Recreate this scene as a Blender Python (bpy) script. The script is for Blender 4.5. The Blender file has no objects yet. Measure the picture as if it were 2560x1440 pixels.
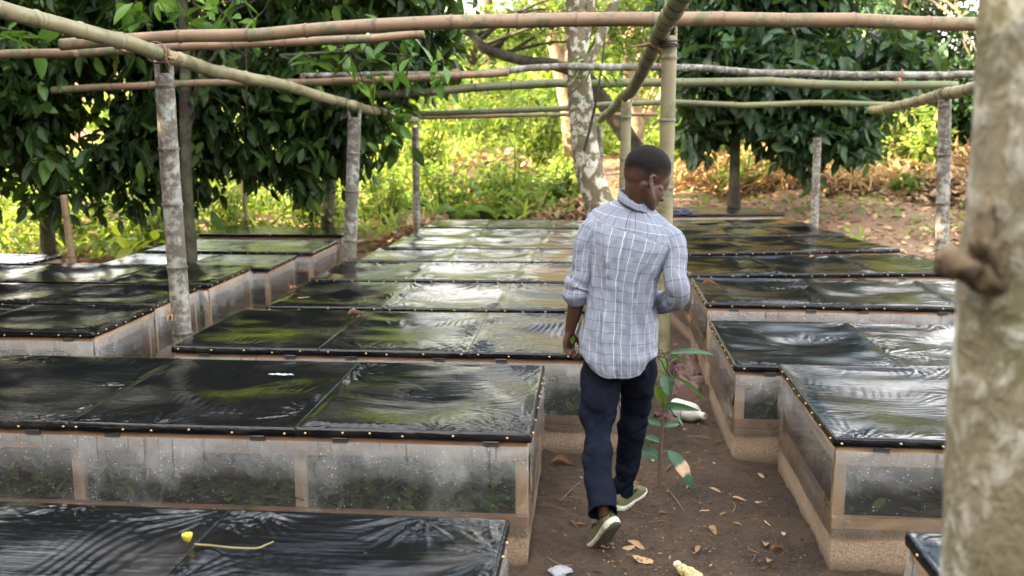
import bpy, math, random
import numpy as np
from mathutils import Vector, Matrix, noise
R = math.radians
scene = bpy.context.scene

# ------------------------------------------------------------------ camera, world, sun, exposure
CAM_H = 1.87
FPX = 2400.0                                   # focal length in pixels of the 2560 px wide photograph
PITCH = math.atan(404 / FPX)
YAW = math.atan(220 * math.cos(PITCH) / FPX)
cd = bpy.data.cameras.new('camera')
cam = bpy.data.objects.new('camera', cd)
scene.collection.objects.link(cam)
scene.camera = cam
cam.location = (0, 0, CAM_H)
cam.rotation_euler = (math.pi / 2 - PITCH, 0, YAW)
cd.sensor_width = 36
cd.lens = 36 * FPX / 2560
cd.clip_start = 0.05
cd.clip_end = 600
cd.dof.use_dof = True
cd.dof.focus_distance = 4.45
cd.dof.aperture_fstop = 2.8

SUN_EL = R(31)
sun_h = Vector((-0.93, -0.30, 0)).normalized()
sun_dir = Vector((sun_h.x * math.cos(SUN_EL), sun_h.y * math.cos(SUN_EL), math.sin(SUN_EL)))
wd = bpy.data.worlds.new('World')
scene.world = wd
wd.use_nodes = True
wn = wd.node_tree
sky = wn.nodes.new('ShaderNodeTexSky')
sky.sky_type = 'NISHITA'
sky.sun_disc = False
sky.sun_elevation = SUN_EL
sky.sun_rotation = math.atan2(sun_h.x, sun_h.y)
sky.dust_density = 3.0
sky.air_density = 1.3
tint = wn.nodes.new('ShaderNodeMix'); tint.data_type = 'RGBA'; tint.blend_type = 'MULTIPLY'
tint.inputs[0].default_value = 1.0; tint.inputs[7].default_value = (1.0, 0.93, 0.84, 1)      # late, slightly hazy daylight
# broken white cloud
wc = wn.nodes.new('ShaderNodeTexCoord'); wm = wn.nodes.new('ShaderNodeMapping'); wm.inputs['Scale'].default_value = (1.0, 1.0, 2.4)
wn.links.new(wc.outputs['Generated'], wm.inputs[0])
wz = wn.nodes.new('ShaderNodeTexNoise'); wz.inputs['Scale'].default_value = 3.1; wz.inputs['Detail'].default_value = 5; wz.inputs['Roughness'].default_value = 0.55
wn.links.new(wm.outputs[0], wz.inputs['Vector'])
wr = wn.nodes.new('ShaderNodeValToRGB'); wr.color_ramp.elements[0].position = 0.46; wr.color_ramp.elements[1].position = 0.60
wn.links.new(wz.outputs[0], wr.inputs[0])
cm = wn.nodes.new('ShaderNodeMix'); cm.data_type = 'RGBA'; cm.inputs[7].default_value = (13, 13, 13.5, 1)
wn.links.new(wr.outputs[0], cm.inputs[0]); wn.links.new(sky.outputs[0], cm.inputs[6]); wn.links.new(cm.outputs[2], tint.inputs[6]); wn.links.new(tint.outputs[2], wn.nodes['Background'].inputs[0])
wn.nodes['Background'].inputs[1].default_value = 0.11
sd = bpy.data.lights.new('sun', 'SUN')
sd.energy = 5.0
sd.angle = R(0.5)
sd.color = (1.0, 0.77, 0.49)
sun = bpy.data.objects.new('sun', sd)
scene.collection.objects.link(sun)
sun.rotation_euler = sun_dir.to_track_quat('Z', 'Y').to_euler()
scene.view_settings.view_transform = 'Standard'
scene.view_settings.look = 'None'
scene.view_settings.exposure = 2.95
scene.view_settings.gamma = 1
scene.cycles.max_bounces = 8
scene.cycles.transparent_max_bounces = 16
scene.cycles.use_denoising = True

# ------------------------------------------------------------------ helpers
rng = np.random.default_rng(7)
random.seed(7)
_fw = np.array([-math.sin(YAW) * math.cos(PITCH), math.cos(YAW) * math.cos(PITCH), -math.sin(PITCH)])
_rt = np.array([math.cos(YAW), math.sin(YAW), 0.0])
_up = np.cross(_rt, _fw)


def at(px, py, Y):
    """world point seen at pixel (px, py) of the photograph at depth y = Y"""
    d = _fw + _rt * (px - 1280) / FPX + _up * (720 - py) / FPX
    p = np.array([0, 0, CAM_H]) + d * Y / d[1]
    return p


def onz(px, py, z):
    d = _fw + _rt * (px - 1280) / FPX + _up * (720 - py) / FPX
    return np.array([0, 0, CAM_H]) + d * (z - CAM_H) / d[2]


def tag(o, label=None, cat=None, group=None, kind=None):
    if label: o['label'] = label
    if cat: o['category'] = cat
    if group: o['group'] = group
    if kind: o['kind'] = kind
    return o


def empty(name, loc, rz=0, label=None, cat=None, group=None):
    o = bpy.data.objects.new(name, None)
    o.empty_display_size = 0.1
    scene.collection.objects.link(o)
    o.location = loc
    o.rotation_euler = (0, 0, rz)
    return tag(o, label, cat, group)


def mesh(name, V, F, mat=None, parent=None, smooth=True, uv=None, attrs=None, mats=None, fmat=None):
    """V (n,3); F an (m,3)/(m,4) array or a list of index lists; uv per vertex"""
    me = bpy.data.meshes.new(name)
    V = np.asarray(V, dtype=np.float32)
    if isinstance(F, np.ndarray):
        k = F.shape[1]
        me.vertices.add(len(V)); me.vertices.foreach_set('co', V.ravel())
        me.loops.add(F.size); me.loops.foreach_set('vertex_index', F.astype(np.int32).ravel())
        me.polygons.add(len(F)); me.polygons.foreach_set('loop_start', np.arange(0, F.size, k, dtype=np.int32))
        me.update(calc_edges=True)
    else:
        me.from_pydata([tuple(v) for v in V], [], [list(f) for f in F])
    if uv is not None:
        l = me.uv_layers.new(name='UVMap')
        vi = np.empty(len(me.loops), dtype=np.int32); me.loops.foreach_get('vertex_index', vi)
        l.data.foreach_set('uv', np.asarray(uv, dtype=np.float32)[vi].ravel())
    if attrs:
        for k2, a in attrs.items():
            at_ = me.attributes.new(k2, 'FLOAT', 'POINT'); at_.data.foreach_set('value', np.asarray(a, dtype=np.float32))
    if mats:
        for m in mats: me.materials.append(m)
        if fmat is not None: me.polygons.foreach_set('material_index', np.asarray(fmat, dtype=np.int32))
    elif mat: me.materials.append(mat)
    me.polygons.foreach_set('use_smooth', np.full(len(me.polygons), bool(smooth)))
    me.update()
    o = bpy.data.objects.new(name, me)
    scene.collection.objects.link(o)
    if parent: o.parent = parent
    return o


def _hash(ix, iy, iz):
    h = (ix * 374761393 + iy * 668265263 + iz * 2147483647 + 1274126177) & 0xFFFFFFFF
    h = ((h ^ (h >> 13)) * 1274126177) & 0xFFFFFFFF
    return ((h ^ (h >> 16)) & 0xFFFF) / 65535.0


def vnoise(x, y, z=0.0, seed=0):
    """smooth value noise in [-1, 1]"""
    x = np.asarray(x, float); y = np.asarray(y, float); z = np.asarray(z, float) + seed * 17.31
    x, y, z = np.broadcast_arrays(x, y, z)
    xi = np.floor(x).astype(np.int64); yi = np.floor(y).astype(np.int64); zi = np.floor(z).astype(np.int64)
    fx, fy, fz = x - xi, y - yi, z - zi
    fx, fy, fz = [f * f * (3 - 2 * f) for f in (fx, fy, fz)]
    r = 0
    for dx in (0, 1):
        for dy in (0, 1):
            for dz in (0, 1):
                w = (fx if dx else 1 - fx) * (fy if dy else 1 - fy) * (fz if dz else 1 - fz)
                r = r + w * _hash(xi + dx, yi + dy, zi + dz)
    return r * 2 - 1


def fbm(x, y, z=0.0, seed=0, oct=3):
    a, s, r = 1.0, 1.0, 0
    for i in range(oct):
        r = r + a * vnoise(np.asarray(x) * s, np.asarray(y) * s, np.asarray(z) * s, seed + i * 5)
        a *= 0.5; s *= 2.03
    return r


def grid_faces(nu, nv, close_u=False):
    """nu columns (fast) x nv rows"""
    cols = nu if close_u else nu - 1
    i = np.arange(cols)[None, :]; j = np.arange(nv - 1)[:, None]
    a = j * nu + i; b = j * nu + (i + 1) % nu
    return np.stack([a, b, b + nu, a + nu], -1).reshape(-1, 4)


def box_geo(x0, x1, y0, y1, z0, z1):
    V = np.array([[x, y, z] for z in (z0, z1) for y in (y0, y1) for x in (x0, x1)], float)
    F = np.array([[0, 2, 3, 1], [4, 5, 7, 6], [0, 1, 5, 4], [2, 6, 7, 3], [0, 4, 6, 2], [1, 3, 7, 5]])
    return V, F


def chamfer_box(x0, x1, y0, y1, z0, z1, c=0.003):
    """a box with chamfered edges"""
    V = []; idx = {}
    for sx in (0, 1):
        for sy in (0, 1):
            for sz in (0, 1):
                P = [(x0, x1)[sx], (y0, y1)[sy], (z0, z1)[sz]]
                S = [(1, -1)[sx], (1, -1)[sy], (1, -1)[sz]]
                for ax in range(3):
                    p = list(P)
                    for k in range(3):
                        if k != ax: p[k] += S[k] * c
                    idx[(sx, sy, sz, ax)] = len(V); V.append(p)
    F = []
    for ax in range(3):
        o = [k for k in range(3) if k != ax]
        for s in (0, 1):
            q = []
            for a, b in ((0, 0), (1, 0), (1, 1), (0, 1)):
                k = [0, 0, 0]; k[ax] = s; k[o[0]] = a; k[o[1]] = b
                q.append(idx[(*k, ax)])
            if (s == 1) == (ax == 1): q = q[::-1]
            F.append(q)
    for ax in range(3):                              # edges along ax
        o = [k for k in range(3) if k != ax]
        for a in (0, 1):
            for b in (0, 1):
                k0 = [0, 0, 0]; k1 = [0, 0, 0]; k1[ax] = 1
                for k in (k0, k1): k[o[0]] = a; k[o[1]] = b
                F.append([idx[(*k0, o[0])], idx[(*k1, o[0])], idx[(*k1, o[1])], idx[(*k0, o[1])]])
    for sx in (0, 1):
        for sy in (0, 1):
            for sz in (0, 1):
                F.append([idx[(sx, sy, sz, a)] for a in range(3)])
    return np.array(V, float), F


def join(parts):
    Vs, Fs, n = [], [], 0
    for V, F in parts:
        Vs.append(V); Fs += [[i + n for i in f] for f in (F.tolist() if isinstance(F, np.ndarray) else F)]; n += len(V)
    return np.concatenate(Vs), Fs


def frames(P):
    """tangent, normal, binormal along a polyline"""
    P = np.asarray(P, float)
    T = np.gradient(P, axis=0); T /= np.linalg.norm(T, axis=1)[:, None] + 1e-12
    N = np.zeros_like(P)
    ref = np.array([0, 0, 1.0]) if abs(T[0][2]) < 0.9 else np.array([0, 1.0, 0])
    n = np.cross(ref, T[0]); n /= np.linalg.norm(n)
    for i in range(len(P)):
        n = n - T[i] * (n @ T[i]); n /= np.linalg.norm(n) + 1e-12; N[i] = n
    return T, N, np.cross(T, N)


def resample(P, r, step):
    """Catmull-Rom through the points, so bends are smooth; returns points, radii, arc lengths"""
    P = np.asarray(P, float); r = np.asarray(r, float)
    Q = np.vstack([2 * P[0] - P[1], P, 2 * P[-1] - P[-2]])
    rr = np.concatenate([[r[0]], r, [r[-1]]])
    out, ro = [], []
    for i in range(1, len(Q) - 2):
        L = np.linalg.norm(Q[i + 1] - Q[i]); n = max(1, int(round(L / step)))
        for k in range(n):
            t = k / n
            c = 0.5 * ((2 * Q[i]) + (-Q[i - 1] + Q[i + 1]) * t + (2 * Q[i - 1] - 5 * Q[i] + 4 * Q[i + 1] - Q[i + 2]) * t * t + (-Q[i - 1] + 3 * Q[i] - 3 * Q[i + 1] + Q[i + 2]) * t ** 3)
            out.append(c); ro.append(rr[i] * (1 - t) + rr[i + 1] * t)
    out.append(P[-1]); ro.append(r[-1])
    out = np.array(out); s = np.concatenate([[0], np.cumsum(np.linalg.norm(np.diff(out, axis=0), axis=1))])
    return out, np.array(ro), s


def tube_geo(P, r, n=8, step=0.1, lump=0.0, cap=True, seed=0, smoothpath=True):
    if smoothpath: P, r, s = resample(P, r, step)
    else:
        P = np.asarray(P, float); r = np.asarray(r, float); s = np.concatenate([[0], np.cumsum(np.linalg.norm(np.diff(P, axis=0), axis=1))])
    T, N, B = frames(P)
    a = np.arange(n) / n * 2 * math.pi
    ring = np.cos(a)[None, :, None] * N[:, None, :] + np.sin(a)[None, :, None] * B[:, None, :]
    rad = r[:, None] * (1 + (lump * fbm(ring[..., 0] * 1.3 + seed, ring[..., 1] * 1.3 + s[:, None] * 3, ring[..., 2] * 1.3 + s[:, None] * 2, seed) if lump else 0))
    V = (P[:, None, :] + ring * np.broadcast_to(rad, (len(P), n))[..., None]).reshape(-1, 3)
    F = grid_faces(n, len(P), True)
    uv = np.stack([np.broadcast_to(a / (2 * math.pi), (len(P), n)) * (2 * math.pi * float(np.mean(r))), np.broadcast_to(s[:, None], (len(P), n))], -1).reshape(-1, 2)
    F = F.tolist()
    if cap:
        F.append(list(range(n))[::-1]); F.append([len(V) - n + k for k in range(n)])
    return V, F, uv


# ------------------------------------------------------------------ node material helper
class M:
    def __init__(s, name):
        s.m = bpy.data.materials.new(name); s.m.use_nodes = True
        s.t = s.m.node_tree; s.t.nodes.clear()
        s.out = s.t.nodes.new('ShaderNodeOutputMaterial')
    def n(s, typ, **kw):
        nd = s.t.nodes.new('ShaderNode' + typ)
        for k, v in kw.items():
            if k.startswith('i_'):
                key = k[2:].replace('_', ' ')
                try: sock = nd.inputs[int(key)] if key.isdigit() else nd.inputs[key]
                except Exception: sock = nd.inputs[key]
                s.set(sock, v)
            else: setattr(nd, k, v)
        return nd
    def set(s, sock, v):
        if isinstance(v, bpy.types.NodeSocket): s.t.links.new(v, sock)
        elif isinstance(v, (tuple, list)) and len(v) == 3 and sock.type == 'RGBA': sock.default_value = (*v, 1)
        else: sock.default_value = v
    def math(s, op, a, b=None, c=None, clamp=False):
        nd = s.t.nodes.new('ShaderNodeMath'); nd.operation = op; nd.use_clamp = clamp
        s.set(nd.inputs[0], a)
        if b is not None: s.set(nd.inputs[1], b)
        if c is not None: s.set(nd.inputs[2], c)
        return nd.outputs[0]
    def ramp(s, fac, stops, interp='LINEAR'):
        nd = s.t.nodes.new('ShaderNodeValToRGB'); nd.color_ramp.interpolation = interp
        e = nd.color_ramp.elements
        while len(e) < len(stops): e.new(0.5)
        for el, (p, c) in zip(e, stops):
            el.position = p; el.color = (*c, 1) if isinstance(c, (tuple, list)) else (c, c, c, 1)
        s.set(nd.inputs[0], fac); return nd.outputs[0]
    def mix(s, fac, a, b, mode='MIX'):
        nd = s.t.nodes.new('ShaderNodeMix'); nd.data_type = 'RGBA'; nd.blend_type = mode
        s.set(nd.inputs[0], fac); s.set(nd.inputs[6], a); s.set(nd.inputs[7], b); return nd.outputs[2]
    def coords(s, which='Object', scale=(1, 1, 1), rot=(0, 0, 0), loc=(0, 0, 0)):
        tc = s.t.nodes.new('ShaderNodeTexCoord'); mp = s.t.nodes.new('ShaderNodeMapping')
        mp.inputs['Scale'].default_value = scale; mp.inputs['Rotation'].default_value = rot; mp.inputs['Location'].default_value = loc
        s.t.links.new(tc.outputs[which], mp.inputs[0]); return mp.outputs[0]
    def noise(s, vec, scale=5, detail=4, rough=0.55, dist=0.0):
        return s.n('TexNoise', i_Vector=vec, i_Scale=scale, i_Detail=detail, i_Roughness=rough, i_Distortion=dist).outputs[0]
    def bump(s, h, strength=0.5, dist=0.01, normal=None):
        nd = s.n('Bump', i_Height=h, i_Strength=strength, i_Distance=dist)
        if normal is not None: s.set(nd.inputs['Normal'], normal)
        return nd.outputs[0]
    def bsdf(s, **kw):
        nd = s.t.nodes.new('ShaderNodeBsdfPrincipled')
        for k, v in kw.items(): s.set(nd.inputs[k.replace('_', ' ')], v)
        return nd.outputs[0]
    def done(s, shader):
        s.t.links.new(shader, s.out.inputs[0]); return s.m


def simple(name, col, rough=0.6, **kw):
    m = M(name); return m.done(m.bsdf(Base_Color=col, Roughness=rough, **kw))


def leaf_mat(name, stops, trans=0.35, rough=0.42, spec=0.5, tcol=None):
    m = M(name)
    a = m.n('Attribute', attribute_name='v').outputs['Fac']
    col = m.ramp(a, stops)
    uvn = m.n('UVMap').outputs[0]
    sep = m.n('SeparateXYZ', i_Vector=uvn)
    mid = m.math('LESS_THAN', m.math('ABSOLUTE', m.math('SUBTRACT', sep.outputs[0], 0.5)), 0.035)   # the midrib
    col2 = m.mix(m.math('MULTIPLY', mid, 0.45), col, (0.22, 0.27, 0.08))
    p = m.bsdf(Base_Color=col2, Roughness=rough, Specular_IOR_Level=spec)
    tc = m.mix(0.5, col2, tcol or (0.20, 0.34, 0.02))
    t = m.n('BsdfTranslucent', i_Color=tc).outputs[0]
    mx = m.n('MixShader', i_Fac=trans); m.t.links.new(p, mx.inputs[1]); m.t.links.new(t, mx.inputs[2])
    return m.done(mx.outputs[0])


# ------------------------------------------------------------------ materials
MAT = {}
def build_materials():
    # damp brown earth
    m = M('soil'); v = m.coords()
    n1 = m.noise(v, 1.6, 6, 0.6, 0.4); n2 = m.noise(v, 17, 7, 0.72); n3 = m.noise(v, 110, 5, 0.75)
    c = m.mix(m.ramp(n1, [(0.35, 0), (0.65, 1)]), (0.034, 0.020, 0.0105), (0.125, 0.075, 0.037))
    c = m.mix(m.ramp(n2, [(0.40, 0), (0.75, 0.9)]), c, (0.024, 0.015, 0.009))
    c = m.mix(m.ramp(n3, [(0.52, 0), (0.75, 0.8)]), c, (0.24, 0.16, 0.095))
    yy = m.n('SeparateXYZ', i_Vector=v).outputs[1]
    far = m.ramp(m.math('MULTIPLY_ADD', yy, 0.1, -0.85), [(0.0, 0), (0.35, 1)])
    c = m.mix(far, c, m.mix(n2, (0.16, 0.10, 0.06), (0.32, 0.20, 0.12)))
    h = m.math('ADD', m.math('MULTIPLY', n2, 0.7), m.math('MULTIPLY', n3, 0.35))
    MAT['soil'] = m.done(m.bsdf(Base_Color=c, Roughness=0.85, Normal=m.bump(h, 1.0, 0.06)))

    # glossy black polythene
    m = M('black_film'); v = m.coords()
    oi = m.n('ObjectInfo').outputs['Random']
    vv = m.n('VectorMath', operation='ADD', i_0=v); m.set(vv.inputs[1], m.n('CombineXYZ', i_X=m.math('MULTIPLY', oi, 37.0), i_Y=m.math('MULTIPLY', oi, 91.0)).outputs[0])
    v2 = vv.outputs[0]
    dust = m.noise(v2, 1.7, 5, 0.6, 0.4)
    mp = m.n('Mapping', i_Vector=v2); mp.inputs['Scale'].default_value = (2.0, 22, 2); mp.inputs['Rotation'].default_value = (0, 0, 0.35)
    streak = m.noise(mp.outputs[0], 2.0, 4, 0.6, 0.6)
    fine = m.noise(v2, 55, 3)
    specks = m.ramp(m.noise(v2, 210, 2, 0.6), [(0.70, 0), (0.75, 1)])
    d = m.math('MULTIPLY', m.ramp(dust, [(0.50, 0), (0.72, 1)]), m.ramp(streak, [(0.3, 0.25), (0.7, 1)]))
    c = m.mix(m.math('MULTIPLY', d, 0.26), (0.0040, 0.0045, 0.0060), (0.17, 0.155, 0.13))
    c = m.mix(m.math('MULTIPLY', specks, 0.55), c, (0.25, 0.20, 0.14))
    rg = m.math('ADD', m.math('MULTIPLY', d, 0.30), m.math('MULTIPLY_ADD', fine, 0.12, 0.075))
    b = m.bump(m.math('ADD', m.math('MULTIPLY', streak, 0.7), m.math('MULTIPLY', fine, 0.12)), 0.13, 0.02)
    MAT['film'] = m.done(m.bsdf(Base_Color=c, Roughness=rg, Specular_IOR_Level=0.30, Normal=b))

    # clear polythene with condensation (uv: metres along, 0..1 height)
    m = M('clear_film')
    uv = m.n('UVMap').outputs[0]; v = m.coords()
    sep = m.n('SeparateXYZ', i_Vector=uv)
    fog_n = m.noise(v, 3.2, 5, 0.6, 0.5)
    hgt = sep.outputs[1]
    fog = m.math('ADD', m.math('MULTIPLY', m.ramp(m.math('ADD', hgt, m.math('MULTIPLY_ADD', fog_n, 0.5, -0.25)), [(0.50, 0), (0.95, 1)]), 0.62), m.math('MULTIPLY', m.ramp(fog_n, [(0.50, 0), (0.80, 1)]), 0.38), clamp=True)
    mp = m.n('Mapping', i_Vector=v); mp.inputs['Scale'].default_value = (60, 60, 3)
    runs = m.ramp(m.noise(mp.outputs[0], 1.0, 2), [(0.30, 0.35), (0.42, 1)])
    fog = m.math('MULTIPLY', fog, runs)
    vor = m.n('TexVoronoi', i_Vector=v, i_Scale=62.0, feature='F1')
    drop = m.ramp(vor.outputs['Distance'], [(0.12, 1), (0.26, 0)])
    rnd = m.n('SeparateColor', i_Color=vor.outputs['Color']).outputs[0]
    drop = m.math('MULTIPLY', drop, m.math('GREATER_THAN', rnd, 0.72))
    wr = m.noise(m.coords(scale=(1, 1, 0.55), rot=(0.3, 0.5, 0)), 9, 6, 0.62, 2.2)
    nb = m.bump(m.math('ADD', wr, m.math('MULTIPLY', drop, 0.35)), 0.55, 0.022)
    alpha = m.math('ADD', m.math('MULTIPLY_ADD', fog, 0.56, 0.045), m.math('MULTIPLY', drop, 0.45), clamp=True)
    lit = m.bsdf(Base_Color=(0.68, 0.69, 0.69), Roughness=0.3, Normal=nb)
    tr = m.n('BsdfTransparent', i_Color=(0.96, 0.97, 0.96)).outputs[0]
    mx = m.n('MixShader', i_Fac=alpha); m.t.links.new(tr, mx.inputs[1]); m.t.links.new(lit, mx.inputs[2])
    gl = m.n('BsdfGlossy', i_Color=(1, 1, 1), i_Roughness=0.10, i_Normal=nb).outputs[0]
    fr = m.n('Fresnel', i_IOR=1.40, i_Normal=nb).outputs[0]
    mx2 = m.n('MixShader', i_Fac=m.math('MULTIPLY_ADD', fr, 0.9, 0.02, clamp=True)); m.t.links.new(mx.outputs[0], mx2.inputs[1]); m.t.links.new(gl, mx2.inputs[2])
    MAT['clear'] = m.done(mx2.outputs[0])

    # sawn timber
    for nm, a, b_ in (('wood', (0.40, 0.25, 0.155), (0.24, 0.14, 0.085)), ('wood_pale', (0.58, 0.41, 0.26), (0.40, 0.26, 0.15)), ('wood_grey', (0.17, 0.12, 0.09), (0.09, 0.06, 0.045))):
        m = M(nm); v = m.coords(scale=(1.5, 12, 30)); g = m.noise(v, 2.0, 5, 0.6, 0.8); s_ = m.noise(m.coords(), 5, 4)
        c = m.mix(g, a, b_); c = m.mix(m.ramp(s_, [(0.5, 0), (0.75, 0.65)]), c, (0.08, 0.05, 0.035))
        MAT[nm] = m.done(m.bsdf(Base_Color=c, Roughness=0.7, Normal=m.bump(g, 0.3, 0.004)))
    # sandy clay render on the plinths
    m = M('clay_render'); v = m.coords()
    a = m.noise(v, 130, 3, 0.7); b_ = m.noise(v, 4, 5); z = m.n('SeparateXYZ', i_Vector=v).outputs[2]
    c = m.mix(m.ramp(b_, [(0.35, 0), (0.7, 1)]), (0.40, 0.29, 0.195), (0.25, 0.17, 0.11))
    c = m.mix(m.ramp(a, [(0.45, 0), (0.7, 0.75)]), c, (0.54, 0.42, 0.30))
    c = m.mix(m.ramp(a, [(0.28, 0.7), (0.42, 0)]), c, (0.10, 0.065, 0.042))
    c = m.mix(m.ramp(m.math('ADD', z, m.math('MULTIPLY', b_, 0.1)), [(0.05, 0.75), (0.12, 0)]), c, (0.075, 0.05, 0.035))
    MAT['clay'] = m.done(m.bsdf(Base_Color=c, Roughness=0.92, Normal=m.bump(m.math('ADD', a, m.math('MULTIPLY', b_, 1.5)), 0.9, 0.012)))
    MAT['brass'] = simple('brass_tack', (0.55, 0.40, 0.20), 0.3, Metallic=1.0)
    MAT['steel'] = simple('hinge_steel', (0.10, 0.09, 0.085), 0.5, Metallic=0.6)
    MAT['compost'] = simple('compost', (0.018, 0.013, 0.009), 0.95)

    # bamboo, three tones
    for nm, a, b_, lich in (('bamboo_brown', (0.27, 0.18, 0.105), (0.17, 0.108, 0.065), 0.30), ('bamboo_green', (0.16, 0.165, 0.07), (0.085, 0.095, 0.045), 0.22), ('bamboo_grey', (0.15, 0.13, 0.10), (0.065, 0.055, 0.043), 0.9), ('bamboo_olive', (0.27, 0.235, 0.13), (0.16, 0.14, 0.08), 0.4)):
        m = M(nm); v = m.coords()
        n1 = m.noise(m.coords(scale=(1, 1, 1)), 6, 6, 0.65); n2 = m.noise(v, 22, 5, 0.7); n3 = m.noise(v, 2.2, 4)
        c = m.mix(m.ramp(n3, [(0.3, 0), (0.7, 1)]), a, b_)
        moss = (0.085, 0.11, 0.05)
        c = m.mix(m.math('MULTIPLY', m.ramp(m.math('MULTIPLY', n1, m.math('ADD', n2, 0.5)), [(0.52, 0), (0.60, 1)]), 0.75), c, moss)
        if lich > 0.5:
            l = m.ramp(m.math('MULTIPLY_ADD', n2, 0.5, m.math('MULTIPLY', n1, 0.5)), [(0.47, 0), (0.58, 1)])
            c = m.mix(m.math('MULTIPLY', l, lich * 0.85), c, (0.38, 0.38, 0.36))
            dk = m.ramp(m.noise(v, 9, 5, 0.7), [(0.52, 0), (0.66, 0.85)])
            c = m.mix(dk, c, (0.055, 0.042, 0.03))
        nd = m.n('Attribute', attribute_name='node').outputs['Fac']
        c = m.mix(m.math('MULTIPLY', nd, 0.8), c, (0.055, 0.035, 0.022))
        MAT[nm] = m.done(m.bsdf(Base_Color=c, Roughness=0.5 if lich < 0.5 else 0.75, Normal=m.bump(n2, 0.35, 0.006)))
    # barks
    for nm, base, dark, lichc, lf in (('bark_lichen', (0.22, 0.175, 0.115), (0.095, 0.065, 0.04), (0.62, 0.60, 0.50), 1.0), ('bark_front', (0.36, 0.32, 0.22), (0.23, 0.19, 0.12), (0.66, 0.67, 0.58), 0.95), ('bark_dark', (0.045, 0.032, 0.024), (0.020, 0.015, 0.012), (0.09, 0.08, 0.06), 0.4), ('bark_warm', (0.40, 0.25, 0.14), (0.20, 0.12, 0.07), (0.5, 0.42, 0.3), 0.6)):
        m = M(nm); v = m.coords()
        sc = 1.7 if nm == 'bark_front' else 1.0
        n1 = m.noise(v, 9 * sc, 6, 0.65, 0.5); n2 = m.noise(m.coords(scale=(1, 1, 0.4)), 26 * sc, 5, 0.7); n3 = m.noise(v, 3.5, 3)
        c = m.mix(n2, base, dark)
        c = m.mix(m.ramp(n3, [(0.45, 0), (0.68, 0.6)]), c, (0.13, 0.155, 0.06))
        l = m.ramp(n1, [(0.49, 0), (0.62, 1)] if nm == 'bark_front' else [(0.50, 0), (0.56, 1)])
        c = m.mix(m.math('MULTIPLY', l, lf * 0.85), c, lichc)
        MAT[nm] = m.done(m.bsdf(Base_Color=c, Roughness=0.9, Normal=m.bump(m.math('ADD', n2, n1), 0.9, 0.03)))
    # leaves
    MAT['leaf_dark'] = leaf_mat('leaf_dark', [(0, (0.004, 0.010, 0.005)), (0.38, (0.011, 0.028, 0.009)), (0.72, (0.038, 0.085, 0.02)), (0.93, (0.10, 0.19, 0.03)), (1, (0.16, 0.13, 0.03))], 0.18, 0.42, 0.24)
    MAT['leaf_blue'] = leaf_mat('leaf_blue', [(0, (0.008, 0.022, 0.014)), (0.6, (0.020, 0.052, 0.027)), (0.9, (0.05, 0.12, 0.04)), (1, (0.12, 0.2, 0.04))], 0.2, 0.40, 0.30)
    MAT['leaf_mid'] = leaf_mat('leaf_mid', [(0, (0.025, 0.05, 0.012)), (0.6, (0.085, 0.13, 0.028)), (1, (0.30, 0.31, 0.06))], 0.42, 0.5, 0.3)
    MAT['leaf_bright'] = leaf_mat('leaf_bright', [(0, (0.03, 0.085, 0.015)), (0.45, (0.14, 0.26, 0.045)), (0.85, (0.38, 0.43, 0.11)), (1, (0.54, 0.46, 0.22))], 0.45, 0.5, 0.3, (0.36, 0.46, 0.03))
    MAT['leaf_cutting'] = leaf_mat('leaf_cutting', [(0, (0.012, 0.035, 0.010)), (0.6, (0.05, 0.12, 0.025)), (1, (0.26, 0.42, 0.06))], 0.3, 0.6, 0.2)
    MAT['leaf_lime'] = leaf_mat('leaf_lime', [(0, (0.18, 0.32, 0.02)), (1, (0.42, 0.5, 0.03))], 0.5, 0.5, 0.3, (0.5, 0.6, 0.02))
    MAT['leaf_dead'] = leaf_mat('leaf_dead', [(0, (0.09, 0.05, 0.028)), (0.5, (0.24, 0.14, 0.075)), (1, (0.46, 0.30, 0.17))], 0.12, 0.75, 0.2, (0.35, 0.18, 0.06))
    MAT['leaf_sapling'] = leaf_mat('leaf_sapling', [(0, (0.025, 0.085, 0.05)), (0.7, (0.045, 0.13, 0.065)), (1, (0.14, 0.24, 0.05))], 0.25, 0.4, 0.5)
    MAT['straw'] = leaf_mat('straw', [(0, (0.26, 0.16, 0.08)), (1, (0.60, 0.42, 0.22))], 0.2, 0.8, 0.1, (0.4, 0.25, 0.1))


build_materials()

# ------------------------------------------------------------------ ground
def gz(x, y):
    """height of the terrain"""
    x = np.asarray(x, float); y = np.asarray(y, float)
    t = np.clip((y - 9.5) / 9.0, 0, None)
    z = 0.95 * np.clip(t, 0, 1) ** 1.5 + (np.clip(y - 18.5, 0, 24) * 0.11 + np.clip(y - 34, 0, 9) * 0.12) * (1 - 0.85 * np.clip((x - 3.5) / 6, 0, 1))
    z = z + np.clip(-x - 4, 0, 30) * 0.0 + 0.02 * fbm(x * 0.9, y * 0.9, 0, 3) * (1 + np.clip((y - 10) * 0.5, 0, 6))
    lf = np.clip((-x - 2.6) / 1.0, 0, 1) * np.clip((y - 8.0) / 1.0, 0, 1) * np.clip((14.5 - y) / 3, 0, 1)
    return z * (1 - 0.6 * lf) - 0.10 * lf


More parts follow.
